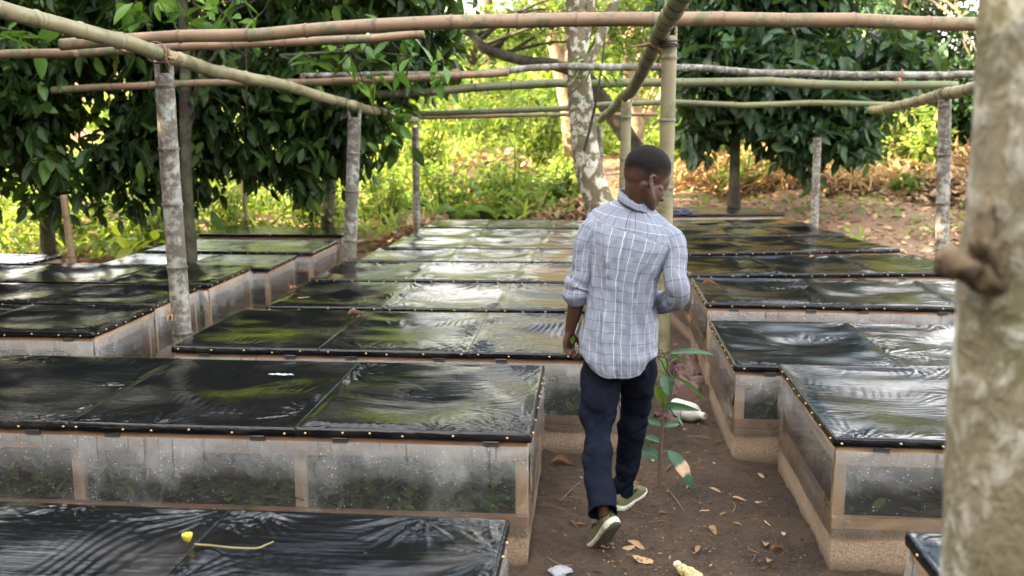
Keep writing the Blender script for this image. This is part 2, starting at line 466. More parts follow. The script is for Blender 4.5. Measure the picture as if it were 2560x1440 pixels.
def make_ground():
    xs = np.concatenate([np.linspace(-120, -14, 24)[:-1], np.linspace(-14, -1.2, 100)[:-1], np.linspace(-1.2, 1.4, 190)[:-1], np.linspace(1.4, 12, 100)[:-1], np.linspace(12, 120, 24)])
    ys = np.concatenate([np.linspace(-40, 2.6, 40)[:-1], np.linspace(2.6, 7.4, 260)[:-1], np.linspace(7.4, 30, 170)[:-1], np.linspace(30, 150, 50)])
    X, Y = np.meshgrid(xs, ys)
    Z = gz(X, Y)
    near = (X > -1.3) & (X < 1.5) & (Y > 2.5) & (Y < 7.5)
    Z = Z + np.where(near, 0.013 * fbm(X * 5, Y * 5, 0, 9) + 0.012 * fbm(X * 17, Y * 17, 0, 11, 3) + 0.03 * np.exp(-np.abs(X + 0.27) / 0.05) * (0.6 + 0.5 * fbm(Y * 4, X * 0, 0, 4)) + 0.03 * np.exp(-np.abs(X - np.where(Y < 5.1, 0.99, 0.77)) / 0.06) * (0.6 + 0.5 * fbm(Y * 4, X * 0, 0, 6)), 0)
    V = np.stack([X, Y, Z], -1).reshape(-1, 3)
    o = mesh('ground', V, grid_faces(len(xs), len(ys)), MAT['soil'])
    tag(o, 'damp brown earth floor rising to a scrubby bank behind', None, None, 'structure')
make_ground()

# ------------------------------------------------------------------ leaves, vectorised
def leaf_template(wid=0.42, curl=0.12, n=3):
    """unit leaf along +x from 0 to 1, folded a little along its midrib, drooping tip"""
    V = [(0, 0, 0)]; UV = [(0.5, 0)]
    prof = {3: [(0.25, 0.8), (0.55, 1.0), (0.82, 0.55)], 2: [(0.3, 0.95), (0.68, 0.85)], 1: [(0.45, 1.0)]}[n]
    for x, w in prof:
        z = -curl * x * x
        for s in (-1, 0, 1):
            V.append((x, s * w * wid / 2, z + (0.07 * w if s else 0))); UV.append((0.5 + s * 0.5, x))
    V.append((1, 0, -curl)); UV.append((0.5, 1))
    F = [(0, 2, 1), (0, 3, 2)]
    for k in range(n - 1):
        a = 1 + 3 * k
        F += [(a, a + 1, a + 4), (a, a + 4, a + 3), (a + 1, a + 2, a + 5), (a + 1, a + 5, a + 4)]
    a = 1 + 3 * (n - 1); t = len(V) - 1
    F += [(a, a + 1, t), (a + 1, a + 2, t)]
    return np.array(V, float), np.array(F), np.array(UV, float)


def leaves(P, D, L, tmpl, rg, val=None, roll=0.6):
    """leaf blades at points P pointing along D with lengths L"""
    Vt, Ft, UVt = tmpl
    n = len(P)
    D = D / (np.linalg.norm(D, axis=1)[:, None] + 1e-9)
    up = np.tile([0, 0, 1.0], (n, 1)) + rg.normal(0, roll, (n, 3))
    S = np.cross(up, D); S /= np.linalg.norm(S, axis=1)[:, None] + 1e-9
    U = np.cross(D, S)
    B = np.stack([D, S, U], 1) * L[:, None, None]
    V = np.einsum('vk,nkj->nvj', Vt, B) + P[:, None, :]
    F = Ft[None] + (np.arange(n) * len(Vt))[:, None, None]
    if val is None: val = rg.random(n)
    return V.reshape(-1, 3), F.reshape(-1, 3), np.tile(UVt, (n, 1)), np.repeat(val, len(Vt))


def sprays(C, rg, per=7, L=0.18, spread=0.10, droop=0.55, tmpl=None, valf=None, hang=0.0):
    """clusters of leaves radiating from twig ends C"""
    n = len(C)
    k = np.repeat(np.arange(n), per)
    ax = rg.normal(0, 1, (n, 3)); ax[:, 2] *= 0.4; ax /= np.linalg.norm(ax, axis=1)[:, None]
    d = rg.normal(0, 1, (n * per, 3)); d += ax[k] * 0.9
    d[:, 2] -= droop + hang * rg.random(n * per)
    P = C[k] + rg.normal(0, spread, (n * per, 3)) * 0.6
    Ls = L * rg.uniform(0.45, 1.3, n * per)
    base = rg.random(n)
    val = np.clip(base[k] * 0.7 + rg.random(n * per) * 0.3, 0, 1) if valf is None else valf(P, base[k], rg)
    return leaves(P, d, Ls, tmpl, rg, val, 0.5)


def blob_points(n, lumps, rg, shell=0.0):
    """points in a union of ellipsoids (cx,cy,cz,rx,ry,rz,weight)"""
    w = np.array([l[6] if len(l) > 6 else l[3] * l[4] * l[5] for l in lumps], float); w /= w.sum()
    k = rg.choice(len(lumps), n, p=w)
    Lm = np.array([l[:6] for l in lumps], float)[k]
    d = rg.normal(0, 1, (n, 3)); d /= np.linalg.norm(d, axis=1)[:, None]
    r = rg.random(n) ** (1 / 3.0); r = shell + (1 - shell) * r
    return Lm[:, :3] + d * r[:, None] * Lm[:, 3:]


def clump_gaps(P, scale, thr, seed):
    """drop points where low-frequency noise is low: gaps in the crown"""
    f = fbm(P[:, 0] * scale, P[:, 1] * scale, P[:, 2] * scale, seed, 2)
    return P[f > thr]


T3 = leaf_template(0.44, 0.16, 3); T2 = leaf_template(0.45, 0.14, 2); T1 = leaf_template(0.5, 0.1, 1); TN = leaf_template(0.24, 0.3, 3)
T1N = leaf_template(0.16, 0.35, 2)


def tree(name, base, trunk_pts, trunk_r, lumps, nclump, L, label, cat='tree', group=None, leafm='leaf_dark', bark='bark_dark', tmpl=T2, per=7, gap=(0.8, -0.25), seed=1, nbr=16, spread=0.1, droop=0.55, hang=0.0, shell=0.0):
    rg = np.random.default_rng(seed)
    base = np.asarray(base, float)
    root = empty(name, base, 0, label, cat, group)
    parts = []; n0 = 0; Vs = []; Fs = []
    def addt(P, r, n=8, step=0.15, lump=0.12):
        nonlocal n0
        V, F, uv = tube_geo(np.asarray(P) - base, r, n, step, lump, True, seed)
        Vs.append(V); Fs.extend([[i + n0 for i in f] for f in F]); n0 += len(V)
    addt(trunk_pts, trunk_r, 14, 0.12)
    tp = np.asarray(trunk_pts, float)
    ends = blob_points(nbr, lumps, rg, 0.3)
    for e in ends:
        t = rg.uniform(0.45, 0.98); i = t * (len(tp) - 1); i0 = min(int(i), len(tp) - 2); s = tp[i0] + (tp[i0 + 1] - tp[i0]) * (i - i0)
        r0 = (trunk_r[i0] * 0.42)
        m1 = s + (e - s) * 0.4 + rg.normal(0, 0.12, 3) * np.linalg.norm(e - s) * 0.4; m1[2] += 0.08 * np.linalg.norm(e - s)
        addt([s, m1, s + (e - s) * 0.75 + rg.normal(0, 0.06, 3) * np.linalg.norm(e - s), e], [r0, r0 * 0.6, r0 * 0.35, 0.006], 6, 0.2, 0.1)
    tr = mesh('trunk', np.concatenate(Vs), Fs, MAT[bark], root)
    C = blob_points(nclump, lumps, rg, shell)
    C = clump_gaps(C, gap[0], gap[1], seed)
    V, F, uv, val = sprays(C, rg, per, L, spread, droop, tmpl, None, hang)
    mesh('crown', V - base, F, MAT[leafm], root, True, uv, {'v': val})
    return root

# ------------------------------------------------------------------ nursery propagation boxes
def film_height(U, V, W, D, rg, amp=1.0):
    """how polythene stretched over a lid lies: slack, folds fanning from the tacks, rippled hollows"""
    h = np.zeros_like(U)
    edge = np.minimum(np.minimum(U, W - U), np.minimum(V, D - V))
    inn = np.clip(edge / 0.06, 0, 1); inn = inn * inn * (3 - 2 * inn)
    h -= 0.014 * amp * np.clip(edge / (min(W, D) * 0.5), 0, 1) ** 0.8
    s = int(rg.integers(1000))
    # long slack ripples in one direction
    a = rg.uniform(-0.25, 0.25); u = U * math.cos(a) + V * math.sin(a); v = -U * math.sin(a) + V * math.cos(a)
    h += inn * amp * (0.0018 * fbm(u * 2.2, v * 11, 0, s, 4) * (0.12 + 0.88 * np.clip(vnoise(U * 2.3, V * 2.3, 0, s + 3) * 1.6, 0, 1)))
    h += inn * amp * (0.016 * vnoise(U * 2.0, V * 2.3, 0, s + 4) + 0.005 * vnoise(U * 5.0, V * 7.0, 0, s + 5))
    # fans from tacks and corners
    pts = [(0, 0), (W, 0), (0, D), (W, D)]
    pts += [(rg.uniform(0, W), 0) for _ in range(5)] + [(rg.uniform(0, W), D) for _ in range(3)] + [(0, rg.uniform(0, D)) for _ in range(3)] + [(W, rg.uniform(0, D)) for _ in range(3)]
    for i, (cx, cy) in enumerate(pts):
        du, dv = U - cx, V - cy; r = np.hypot(du, dv); th = np.arctan2(dv, du)
        reach = rg.uniform(0.07, 0.22) * (1.3 if i < 4 else 1.0); k = rg.uniform(18, 36)
        f = 1.3 * vnoise(th * k * 0.42, r * 4, i, s) + 0.9 * vnoise(th * k * 1.2, r * 9, i + 9, s)
        h += amp * rg.uniform(0.1, 1.0) ** 1.5 * 0.012 * f * (r / reach) * np.exp(-(r / reach) ** 2 * 1.6) * np.clip(r * 30, 0, 1) * np.clip(edge * 60, 0, 1)
    # one or two hollows where rain has stood
    for q in range(int(rg.integers(1, 3))):
        cx, cy = W * rg.uniform(0.3, 0.7), D * rg.uniform(0.35, 0.65); ra = rg.uniform(0.16, 0.30)
        du, dv = (U - cx) / 1.25, V - cy; r = np.hypot(du, dv) + 0.03 * vnoise(U * 6, V * 6, q, s); th = np.arctan2(dv, du)
        h -= amp * 0.014 * np.exp(-(r / ra) ** 2)
        k = rg.integers(26, 44)
        rip = 1.7 * vnoise(th * k * 0.42 + 9, r * 6, q + 3, s) * np.exp(-((r - ra) / (0.35 * ra)) ** 2)
        mod = np.clip(vnoise(np.cos(th) * 1.3, np.sin(th) * 1.3, q, s + 8) * 1.5 + 0.5, 0, 1)
        h += inn * amp * 0.0017 * rip * mod * rg.uniform(0.2, 1)
    # short cross ripples in bands
    band = np.clip(vnoise(U * 3.0, V * 5.0, 0, s + 6) - 0.15, 0, 1)
    h += inn * amp * 0.0018 * band * np.sin(u * 150 + 5 * vnoise(U * 6, V * 6, 0, s + 7))
    return h


def lid_geo(W, D, step, seed, amp=1.0, T=0.038):
    rg = np.random.default_rng(seed)
    nu = max(8, int(W / step)) + 1; nv = max(8, int(D / step)) + 1
    u = np.linspace(0, W, nu); v = np.linspace(0, D, nv)
    U, Vv = np.meshgrid(u, v)
    Z = film_height(U, Vv, W, D, rg, amp)
    top = np.stack([U, Vv, Z], -1).reshape(-1, 3)
    F = grid_faces(nu, nv).tolist()
    loop = [i for i in range(nu)] + [(j + 1) * nu - 1 for j in range(1, nv)] + [nv * nu - 1 - i for i in range(1, nu)] + [(nv - 1 - j) * nu for j in range(1, nv - 1)]
    P = top[loop]
    cx, cy = W / 2, D / 2
    onx = np.where((P[:, 0] <= 1e-6), -1, np.where(P[:, 0] >= W - 1e-6, 1, 0)); ony_ = np.where((P[:, 1] <= 1e-6), -1, np.where(P[:, 1] >= D - 1e-6, 1, 0))
    N = np.stack([onx, ony_, np.zeros(len(P))], 1).astype(float); N /= np.linalg.norm(N, axis=1)[:, None] + 1e-9
    s = np.concatenate([[0], np.cumsum(np.linalg.norm(np.diff(P[:, :2], axis=0), axis=1))])
    V = [top]; prev = np.array(loop); n0 = len(top); m = len(loop)
    for k, (dz, off) in enumerate(((0.006, 0.004), (0.016, 0.007), (0.028, 0.007), (T, 0.005), (T + 0.002, -0.006))):
        w = 0.0040 * amp * vnoise(s * 12 + dz * 130, s * 0 + dz * 40, 0, seed) + 0.002 * vnoise(s * 38, dz * 90, 1, seed)
        drop = dz + (0.003 * vnoise(s * 7, 0, 2, seed) if k == 3 else 0)
        ring = P * [1, 1, 0] + N * (off + np.abs(w))[:, None] - np.stack([0 * s, 0 * s, np.zeros_like(s) + drop], 1)
        V.append(ring); idx = np.arange(n0, n0 + m)
        for a in range(m):
            b = (a + 1) % m; F.append([int(prev[b]), int(prev[a]), int(idx[a]), int(idx[b])])
        prev = idx; n0 += m
    return np.concatenate(V), F


def sphere_geo(r, n=8, m=5, squash=1.0):
    V = [(0, 0, r * squash)]
    for j in range(1, m):
        t = math.pi * j / m
        for i in range(n):
            V.append((r * math.sin(t) * math.cos(2 * math.pi * i / n), r * math.sin(t) * math.sin(2 * math.pi * i / n), r * squash * math.cos(t)))
    V.append((0, 0, -r * squash)); F = []
    for i in range(n):
        F.append([0, 1 + i, 1 + (i + 1) % n])
        for j in range(m - 2):
            a = 1 + j * n
            F.append([a + i, a + n + i, a + n + (i + 1) % n, a + (i + 1) % n])
        F.append([len(V) - 1, 1 + (m - 2) * n + (i + 1) % n, 1 + (m - 2) * n + i])
    return np.array(V, float), F


_tack = sphere_geo(0.0068, 8, 5, 0.8)
tack_me = bpy.data.meshes.new('tack'); tack_me.from_pydata([tuple(v) for v in _tack[0]], [], _tack[1]); tack_me.materials.append(MAT['brass'])
tack_me.polygons.foreach_set('use_smooth', [True] * len(tack_me.polygons))


def film_wall(name, A, B, z0, z1, n, parent, seed, bulge=0.012, step=0.03):
    """a polythene side wall from A to B (local xy), uv = (metres, 0..1 height)"""
    rg = np.random.default_rng(seed)
    A = np.array(A, float); B = np.array(B, float); L = np.linalg.norm(B - A); t = (B - A) / L; nn = np.array([t[1], -t[0]])
    nu = max(6, int(L / step)); nv = max(6, int((z1 - z0) / step))
    U, Z = np.meshgrid(np.linspace(0, 1, nu), np.linspace(0, 1, nv))
    off = bulge * 0.35 * fbm(U * L * 3, Z * 1.7, 0, seed) * np.clip(4 * Z * (1 - Z), 0, 1) + 0.5 * bulge * np.abs(vnoise(U * L * 9 + Z * 3, Z * 5, 0, seed + 1)) * (0.3 + 0.7 * Z * (1 - Z) * 4)
    for (cu, cz) in ((0, 1), (1, 1), (0, 0), (1, 0)):
        du = (U - cu) * L; dz = (Z - cz) * (z1 - z0); r = np.hypot(du, dz); th = np.arctan2(dz, du)
        off = off + 0.013 * np.sin(th * 17 + seed) * (r / 0.2) * np.exp(-(r / 0.2) ** 2)
    off = np.abs(off) + 0.004
    P = A[None, None] + t * (U * L)[..., None] + nn * off[..., None]
    V = np.concatenate([P, (z0 + Z * (z1 - z0) + 0.006 * vnoise(U * L * 4, 0, 0, seed + 2) * (1 - Z))[..., None]], -1).reshape(-1, 3)
    uv = np.stack([U * L, Z], -1).reshape(-1, 2)
    return mesh(name, V, grid_faces(nu, nv), MAT['clear'], parent, True, uv)


seed_counter = [100]
def nursery_box(label, FL, FR, D, zt, npan, detail, group, base_h=0.17, amp=1.0, wood='wood', zb=0.0, film_top=0.020, plants=0, plant_label=None, lidlabels=None):
    """FL, FR: front corners of the lid in plan; D: depth; zt: height of the lid top; detail 2 near, 1 middle, 0 far"""
    FL = np.array(FL, float); FR = np.array(FR, float)
    W = np.linalg.norm(FR - FL); rz = math.atan2(FR[1] - FL[1], FR[0] - FL[0])
    seed_counter[0] += 17; sd_ = seed_counter[0]; rg = np.random.default_rng(sd_)
    root = empty('nursery_box', (FL[0], FL[1], zb), rz, label, 'nursery box', group)
    H = zt - zb; T = 0.038; top = H - T - 0.004; e = 0.012
    bh = base_h; b = 0.035
    # plinth of rendered boards
    V, F = join([chamfer_box(e, W - e, e, e + b, -0.05, bh), chamfer_box(e, W - e, D - e - b, D - e, -0.05, bh),
                 chamfer_box(e + 0.001, e + b, e + b + 0.001, D - e - b - 0.001, -0.05, bh - 0.002), chamfer_box(W - e - b, W - e - 0.001, e + b + 0.001, D - e - b - 0.001, -0.05, bh - 0.002)])
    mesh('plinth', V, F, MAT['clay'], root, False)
    if detail:
        V, F = box_geo(e + b, W - e - b, e + b, D - e - b, bh - 0.08, bh - 0.05)
        mesh('compost_bed', V, F, MAT['compost'], root, False)
    # timber frame: rails and studs
    pr = 0.045
    for (y0, y1) in ((e, e + 0.03), (D - e - 0.03, D - e)):
        V, F = chamfer_box(e, W - e, y0, y1, top - 0.085, top, 0.003); mesh('top_rail', V, F, MAT[wood], root, False)
        V, F = chamfer_box(e, W - e, y0 + 0.001, y1 + 0.001, bh + 0.001, bh + 0.055, 0.003); mesh('bottom_rail', V, F, MAT[wood], root, False)
    for x0 in (e, W - e - 0.03):
        V, F = chamfer_box(x0, x0 + 0.03, e + 0.031, D - e - 0.031, top - 0.085, top - 0.001, 0.003); mesh('top_rail', V, F, MAT['wood_pale'], root, False)
        V, F = chamfer_box(x0, x0 + 0.03, e + 0.032, D - e - 0.032, bh + 0.001, bh + 0.055, 0.003); mesh('bottom_rail', V, F, MAT['wood_pale'], root, False)
    xs = [e + 0.001] + [W * k / npan - 0.025 for k in range(1, npan)] + [W - e - 0.056]
    for x in xs:
        for y0 in (e + 0.0315, D - e - 0.062):
            V, F = chamfer_box(x, x + 0.055, y0, y0 + 0.03, bh + 0.0, top - 0.003, 0.003)
            mesh('stud', V, F, MAT['wood_pale'], root, False)
    # polythene walls
    zf0, zf1 = bh - 0.03, top - film_top
    st = 0.02 if detail == 2 else 0.04
    g = e - 0.003
    film_wall('film_wall', (g, g), (W - g, g), zf0, zf1, 0, root, sd_ + 1, 0.012, st)
    film_wall('film_wall', (W - g, g), (W - g, D - g), zf0, zf1, 0, root, sd_ + 2, 0.024, st)
    film_wall('film_wall', (g, D - g), (g, g), zf0, zf1, 0, root, sd_ + 3, 0.020, st)
    film_wall('film_wall', (W - g, D - g), (g, D - g), zf0, zf1, 0, root, sd_ + 4, 0.012, 0.06)
    # lids
    pw = W / npan
    for k in range(npan):
        gap = 0.005
        step = (0.0078, 0.013, 0.02)[2 - detail]
        V, F = lid_geo(pw - gap, D, step, sd_ + 50 + k, amp, T)
        lid = mesh('lid', V, F, MAT['film'], root, True)
        lid.location = (k * pw + gap / 2, 0, H + rg.uniform(-0.0015, 0.0015))
        # a plain batten frame carries the film
        if detail:
            x = 0.02 + rg.uniform(0, 0.05)
            edges = []
            while x < pw - 0.02:
                edges.append((x, -0.008, 1)); x += rg.uniform(0.10, 0.24)
            if (k == npan - 1 or k == 0) and detail >= 1:
                y = 0.05
                while y < D - 0.03:
                    if k == npan - 1: edges.append((pw - gap + 0.008, y, 2))
                    if k == 0: edges.append((-0.008, y, 2))
                    y += rg.uniform(0.10, 0.2)
            for (x, y, w_) in edges:
                tk = bpy.data.objects.new('tack', tack_me); scene.collection.objects.link(tk); tk.parent = lid
                tk.location = (x, y + (-0.002 if w_ == 1 else 0), -0.020 + rg.uniform(-0.006, 0.006))
            for hx in (0.16, pw - 0.2):
                V, F = join([chamfer_box(hx, hx + 0.065, -0.008 + e - 0.004, e - 0.004, top - 0.022, top - 0.001, 0.001), tube_geo([(hx, e - 0.014, top), (hx + 0.065, e - 0.014, top)], [0.004, 0.004], 6, 1, smoothpath=False)[:2]])
                V = V + [k * pw, 0, 0]
                mesh('hinge', V, F, MAT['steel'], root, False)
    if plants:
        n = plants
        P = np.stack([rg.uniform(0.08, W - 0.08, n), rg.uniform(0.07, D - 0.07, n), bh - 0.02 + rg.uniform(0.0, 0.02, n)], 1)
        P[: n // 2, 1] = rg.uniform(0.06, 0.25, n // 2)
        C = np.repeat(P, 4, axis=0); C[:, 2] += np.tile([0.03, 0.06, 0.09, 0.12], n) * np.repeat(rg.uniform(0.5, 1.5, n), 4)
        d = rg.normal(0, 1, (4 * n, 3)); d[:, 2] = np.abs(d[:, 2]) * 0.7
        Vl, Fl, uv, val = leaves(C, d, rg.uniform(0.05, 0.11, 4 * n), T2, rg)
        c, s = math.cos(rz), math.sin(rz)
        o = mesh('cuttings', Vl, Fl, MAT['leaf_cutting'], None, True, uv, {'v': val * 0.75})
        o.location = root.location; o.rotation_euler = root.rotation_euler
        tag(o, plant_label, 'cuttings', None, 'stuff')
    return root


GM = 'black lidded nursery boxes in the middle column'
GL = 'black lidded nursery boxes in the left column'
GR = 'black lidded nursery boxes in the right column'
boxes = [
    # middle column, near to far
    ('nearest black lidded box in the bottom left corner, with a yellow flower lying on it', (-3.10, 1.80), (-0.28, 1.80), 1.16, 0.60, 3, 2, GM, dict(plants=0)),
    ('big black lidded box behind the flower box, with a fogged front and three studs', (-3.30, 3.83), (-0.27, 3.86), 1.16, 0.60, 3, 2, GM, dict(plants=330, plant_label='green cuttings seen through the fogged film under the big front box')),
    ('black lidded box with a dead leaf on it, beside the man\'s left hand', (-2.48, 5.29), (0.14, 5.32), 1.17, 0.60, 3, 2, GM, dict(plants=220, plant_label='green cuttings inside the box beside the man\'s left hand')),
    ('black lidded box with a bright sky reflection level with the man\'s elbow', (-2.37, 6.60), (0.16, 6.66), 1.10, 0.60, 3, 2, GM, {}),
    ('black lidded box behind the man\'s back with bare wood showing under its edge', (-2.42, 7.86), (0.16, 7.90), 1.04, 0.60, 3, 1, GM, {}),
    ('black lidded box level with the man\'s upper back, beside the second lichen post', (-2.30, 9.02), (0.2, 9.06), 0.93, 0.60, 3, 1, GM, {}),
    ('narrow looking black lidded box at the man\'s shoulder height, third from the far end', (-2.25, 10.02), (0.2, 10.10), 0.98, 0.60, 3, 0, GM, {}),
    ('narrow looking black lidded box, second from the far end of the middle column', (-2.23, 11.08), (0.2, 11.12), 0.86, 0.60, 3, 0, GM, {}),
    ('farthest black lidded box of the middle column, against the green bank', (-2.22, 12.02), (0.2, 12.14), 1.0, 0.61, 3, 0, GM, dict(zb=0.05)),
    # left column
    ('black lidded box with a clear film end wall, just left of the lichen post', (-5.90, 5.55), (-3.14, 5.62), 0.88, 0.60, 3, 2, GL, dict(plants=160, plant_label='green cuttings inside the near left box')),
    ('black lidded box with grey dust hollows, just behind the near left box', (-5.92, 6.52), (-3.20, 6.58), 0.84, 0.60, 3, 1, GL, {}),
    ('dark mossy looking black lidded box whose end shows left and right of the lichen post', (-5.86, 7.46), (-3.17, 7.50), 1.06, 0.60, 3, 1, GL, dict(plants=120, plant_label='green cuttings inside the box behind the lichen post')),
    ('silvery reflecting lidded box with an orange wood corner, behind the lichen post', (-5.0, 9.05), (-3.22, 9.09), 0.92, 0.50, 2, 1, GL, dict(zb=-0.1)),
    ('silvery reflecting lidded box with a row of brass tacks, second from the far left end', (-5.05, 10.25), (-3.14, 10.28), 1.08, 0.50, 2, 1, GL, dict(zb=-0.1)),
    ('farthest lidded box of the left column, reaching to the second lichen post', (-5.2, 12.05), (-3.30, 12.10), 0.9, 0.49, 2, 0, GL, dict(zb=-0.1)),
    ('pale reflecting lidded box cut off by the left edge of the photo', (-7.6, 8.95), (-5.80, 8.95), 0.9, 0.50, 2, 1, GL, dict(zb=-0.1)),
    # right column
    ('black lidded box corner at the bottom right beside the blurred trunk', (0.99, 1.85), (3.6, 1.85), 1.13, 0.60, 3, 2, GR, {}),
    ('box with strong blue sky reflections and a pale wood frame, right of the path', (0.99, 3.93), (3.72, 3.93), 1.24, 0.60, 3, 2, GR, dict(wood='wood_pale', plants=120, base_h=0.19, plant_label='dull green cuttings inside the blue reflecting box')),
    ('box with one large rippled hollow in its black lid, second up the right side', (0.76, 5.24), (3.46, 5.24), 1.22, 0.575, 3, 2, GR, dict(base_h=0.20, plants=100, plant_label='dull green cuttings inside the box with the rippled hollow')),
    ('black lidded box with a curled brown leaf on it, right of the man\'s elbow', (0.77, 6.78), (3.45, 6.78), 1.15, 0.64, 3, 2, GR, dict(base_h=0.24)),
    ('black lidded box right of the man\'s sleeve, behind the one with the curled leaf', (0.80, 8.28), (3.28, 8.62), 1.15, 0.615, 3, 1, GR, {}),
    ('black lidded box with a row of brass tacks, right of the man\'s shoulder', (0.88, 9.72), (3.14, 10.28), 1.20, 0.61, 3, 1, GR, {}),
    ('dusty black lidded box right of the man\'s shoulder, third from the far right end', (0.92, 11.18), (2.92, 11.70), 0.95, 0.61, 3, 0, GR, dict(zb=0.05)),
    ('streaked black lidded box, second from the far end of the right column', (0.95, 12.32), (2.78, 12.80), 0.85, 0.61, 2, 0, GR, dict(zb=0.08)),
    ('farthest box of the right column, dark lid with blue tarp scraps on it', (1.04, 13.75), (2.66, 14.05), 1.05, 0.64, 2, 0, GR, dict(zb=0.2)),
]
for lab, fl, fr, D_, zt, npn, det, grp, kw in boxes:
    nursery_box(lab, fl, fr, D_, zt, npn, det, grp, **kw)

# ------------------------------------------------------------------ bamboo posts and poles
def bamboo(name, label, cat, P, r, mat, group=None, node=0.42, seed=1, n=14, fork=False, wob=0.006):
    """culm with swollen, dark-ringed nodes"""
    rg = np.random.default_rng(seed)
    P, rr, s = resample(P, r, 0.03)
    L = s[-1]; nodes = []
    x = rg.uniform(0.1, node)
    while x < L: nodes.append(x); x += node * rg.uniform(0.85, 1.15)
    # insert fine stations at the nodes
    st = sorted(set(np.round(np.concatenate([s] + [np.array([q - 0.02, q - 0.008, q - 0.003, q, q + 0.003, q + 0.008, q + 0.02]) for q in nodes]), 4)))
    st = np.array([q for q in st if 0 <= q <= L])
    P2 = np.stack([np.interp(st, s, P[:, k]) for k in range(3)], 1); r2 = np.interp(st, s, rr)
    nd = np.zeros(len(st))
    for i_, q in enumerate(nodes):
        d = st - q
        r2 *= 1 + 0.13 * np.exp(-(d / 0.010) ** 2) - 0.05 * np.exp(-((d - 0.012) / 0.006) ** 2)
        nd = np.maximum(nd, np.exp(-((d - 0.004) / 0.005) ** 2))
    wx = np.interp(st, np.arange(0, L + node, node), np.cumsum(rg.normal(0, wob, len(np.arange(0, L + node, node)))) * 0.6)
    T, N, B = frames(P2)
    P2 = P2 + B * (wx - np.linspace(wx[0], wx[-1], len(wx)))[:, None]
    a = np.arange(n) / n * 2 * math.pi
    ring = np.cos(a)[None, :, None] * N[:, None] + np.sin(a)[None, :, None] * B[:, None]
    rad = r2[:, None] * (1 + 0.02 * vnoise(np.cos(a)[None] * 1.5, np.sin(a)[None] * 1.5, st[:, None] * 2, seed))
    V = P2[:, None] + ring * rad[..., None]
    F = grid_faces(n, len(st), True).tolist()
    V = V.reshape(-1, 3)
    F.append(list(range(n))[::-1]); F.append([len(V) - n + k for k in range(n)])
    uv = np.stack([np.broadcast_to(a[None], (len(st), n)), np.broadcast_to(st[:, None], (len(st), n))], -1).reshape(-1, 2)
    base = P2[0]
    at_ = {'node': np.repeat(nd, n)}
    if fork:
        root = empty(name, base, 0, label, cat, group)
        mesh('culm', V - base, F, MAT[mat], root, True, uv, at_)
        # two prongs of culm wall left standing hold the beam
        top = P2[-1]; rt_ = r2[-1]
        for s0 in (0.0, math.pi):
            arc = np.linspace(-0.55, 0.55, 5) + s0
            Vo = []; 
            for hh, sc in ((-0.01, 1.0), (0.05, 1.0), (0.10, 0.55)):
                for q in arc:
                    q2 = s0 + (q - s0) * sc
                    Vo.append(top + [math.cos(q2) * rt_ * 1.01, math.sin(q2) * rt_ * 1.01, hh])
                for q in arc[::-1]:
                    q2 = s0 + (q - s0) * sc
                    Vo.append(top + [math.cos(q2) * rt_ * 0.75, math.sin(q2) * rt_ * 0.75, hh])
            Fo = grid_faces(10, 3, True).tolist() + [list(range(10))[::-1], [20 + k for k in range(10)]]
            mesh('prong', np.array(Vo) - base, Fo, MAT[mat], root, False, None, {'node': np.zeros(30)})
        return root
    o = mesh(name, V - base, F, MAT[mat], None, True, uv, at_)
    o.location = base
    return tag(o, label, cat, group)


def px_path(pts):
    return [at(*p) for p in pts]


GP = 'bamboo posts holding up the shade frame'
GB = 'bamboo poles laid across the shade frame'
def post(px_top, py_top, px_bot, py_bot, Y, r, label, mat='bamboo_grey', zb=-0.05, fork=True, seed=1, rt=None, mid=None):
    A = at(px_bot, py_bot, Y); B = at(px_top, py_top, Y)
    t = (zb - B[2]) / (A[2] - B[2]); base = B + (A - B) * t
    P = [base, B] if mid is None else [base, at(mid[0], mid[1], Y), B]
    rs = [r, rt or r * 0.95] if mid is None else [r, r, rt or r * 0.95]
    return bamboo('bamboo_post', label, 'post', P, rs, mat, GP, 0.42, seed, 16, fork, 0.003)


post(410, 172, 457, 832, 6.25, 0.064, 'thick white and grey lichen covered bamboo post between the left and middle boxes', seed=3, mid=(430, 500))
post(887, 285, 874, 660, 9.15, 0.066, 'grey bamboo post under the end of the long diagonal pole, second from the left', seed=4)
post(1038, 312, 1042, 578, 12.9, 0.050, 'slim grey bamboo post in front of the bright green bank', seed=5)
post(1674, 90, 1655, 870, 7.05, 0.056, 'smooth olive green bamboo post directly behind the man\'s head', 'bamboo_olive', seed=6)
post(1567, 248, 1560, 480, 9.4, 0.052, 'bamboo post with a notched top, left of the man\'s head', 'bamboo_olive', seed=7)
post(1497, 308, 1500, 480, 13.0, 0.048, 'slim grey post partly hidden beside the lichen tree trunk', seed=8)
post(2362, 240, 2356, 570, 9.4, 0.062, 'pale speckled bamboo post at the right, under the sunlit yellow pole', seed=9)
post(2044, 345, 2036, 556, 12.95, 0.052, 'bamboo post standing beside the far boxes on the right', seed=10, fork=False)
post(158, 480, 183, 668, 9.6, 0.040, 'thin brown leaning bamboo post at the left in front of bright bushes', 'bamboo_brown', seed=11, fork=False)
post(606, 400, 616, 582, 13.4, 0.040, 'thin olive bamboo post in front of the bushes at the left', 'bamboo_olive', seed=12, fork=False)


def pole(pts, r, label, mat, seed=1, node=0.45, group=GB):
    return bamboo('bamboo_pole', label, 'pole', px_path(pts), r, mat, group, node, seed, 16, False, 0.017)


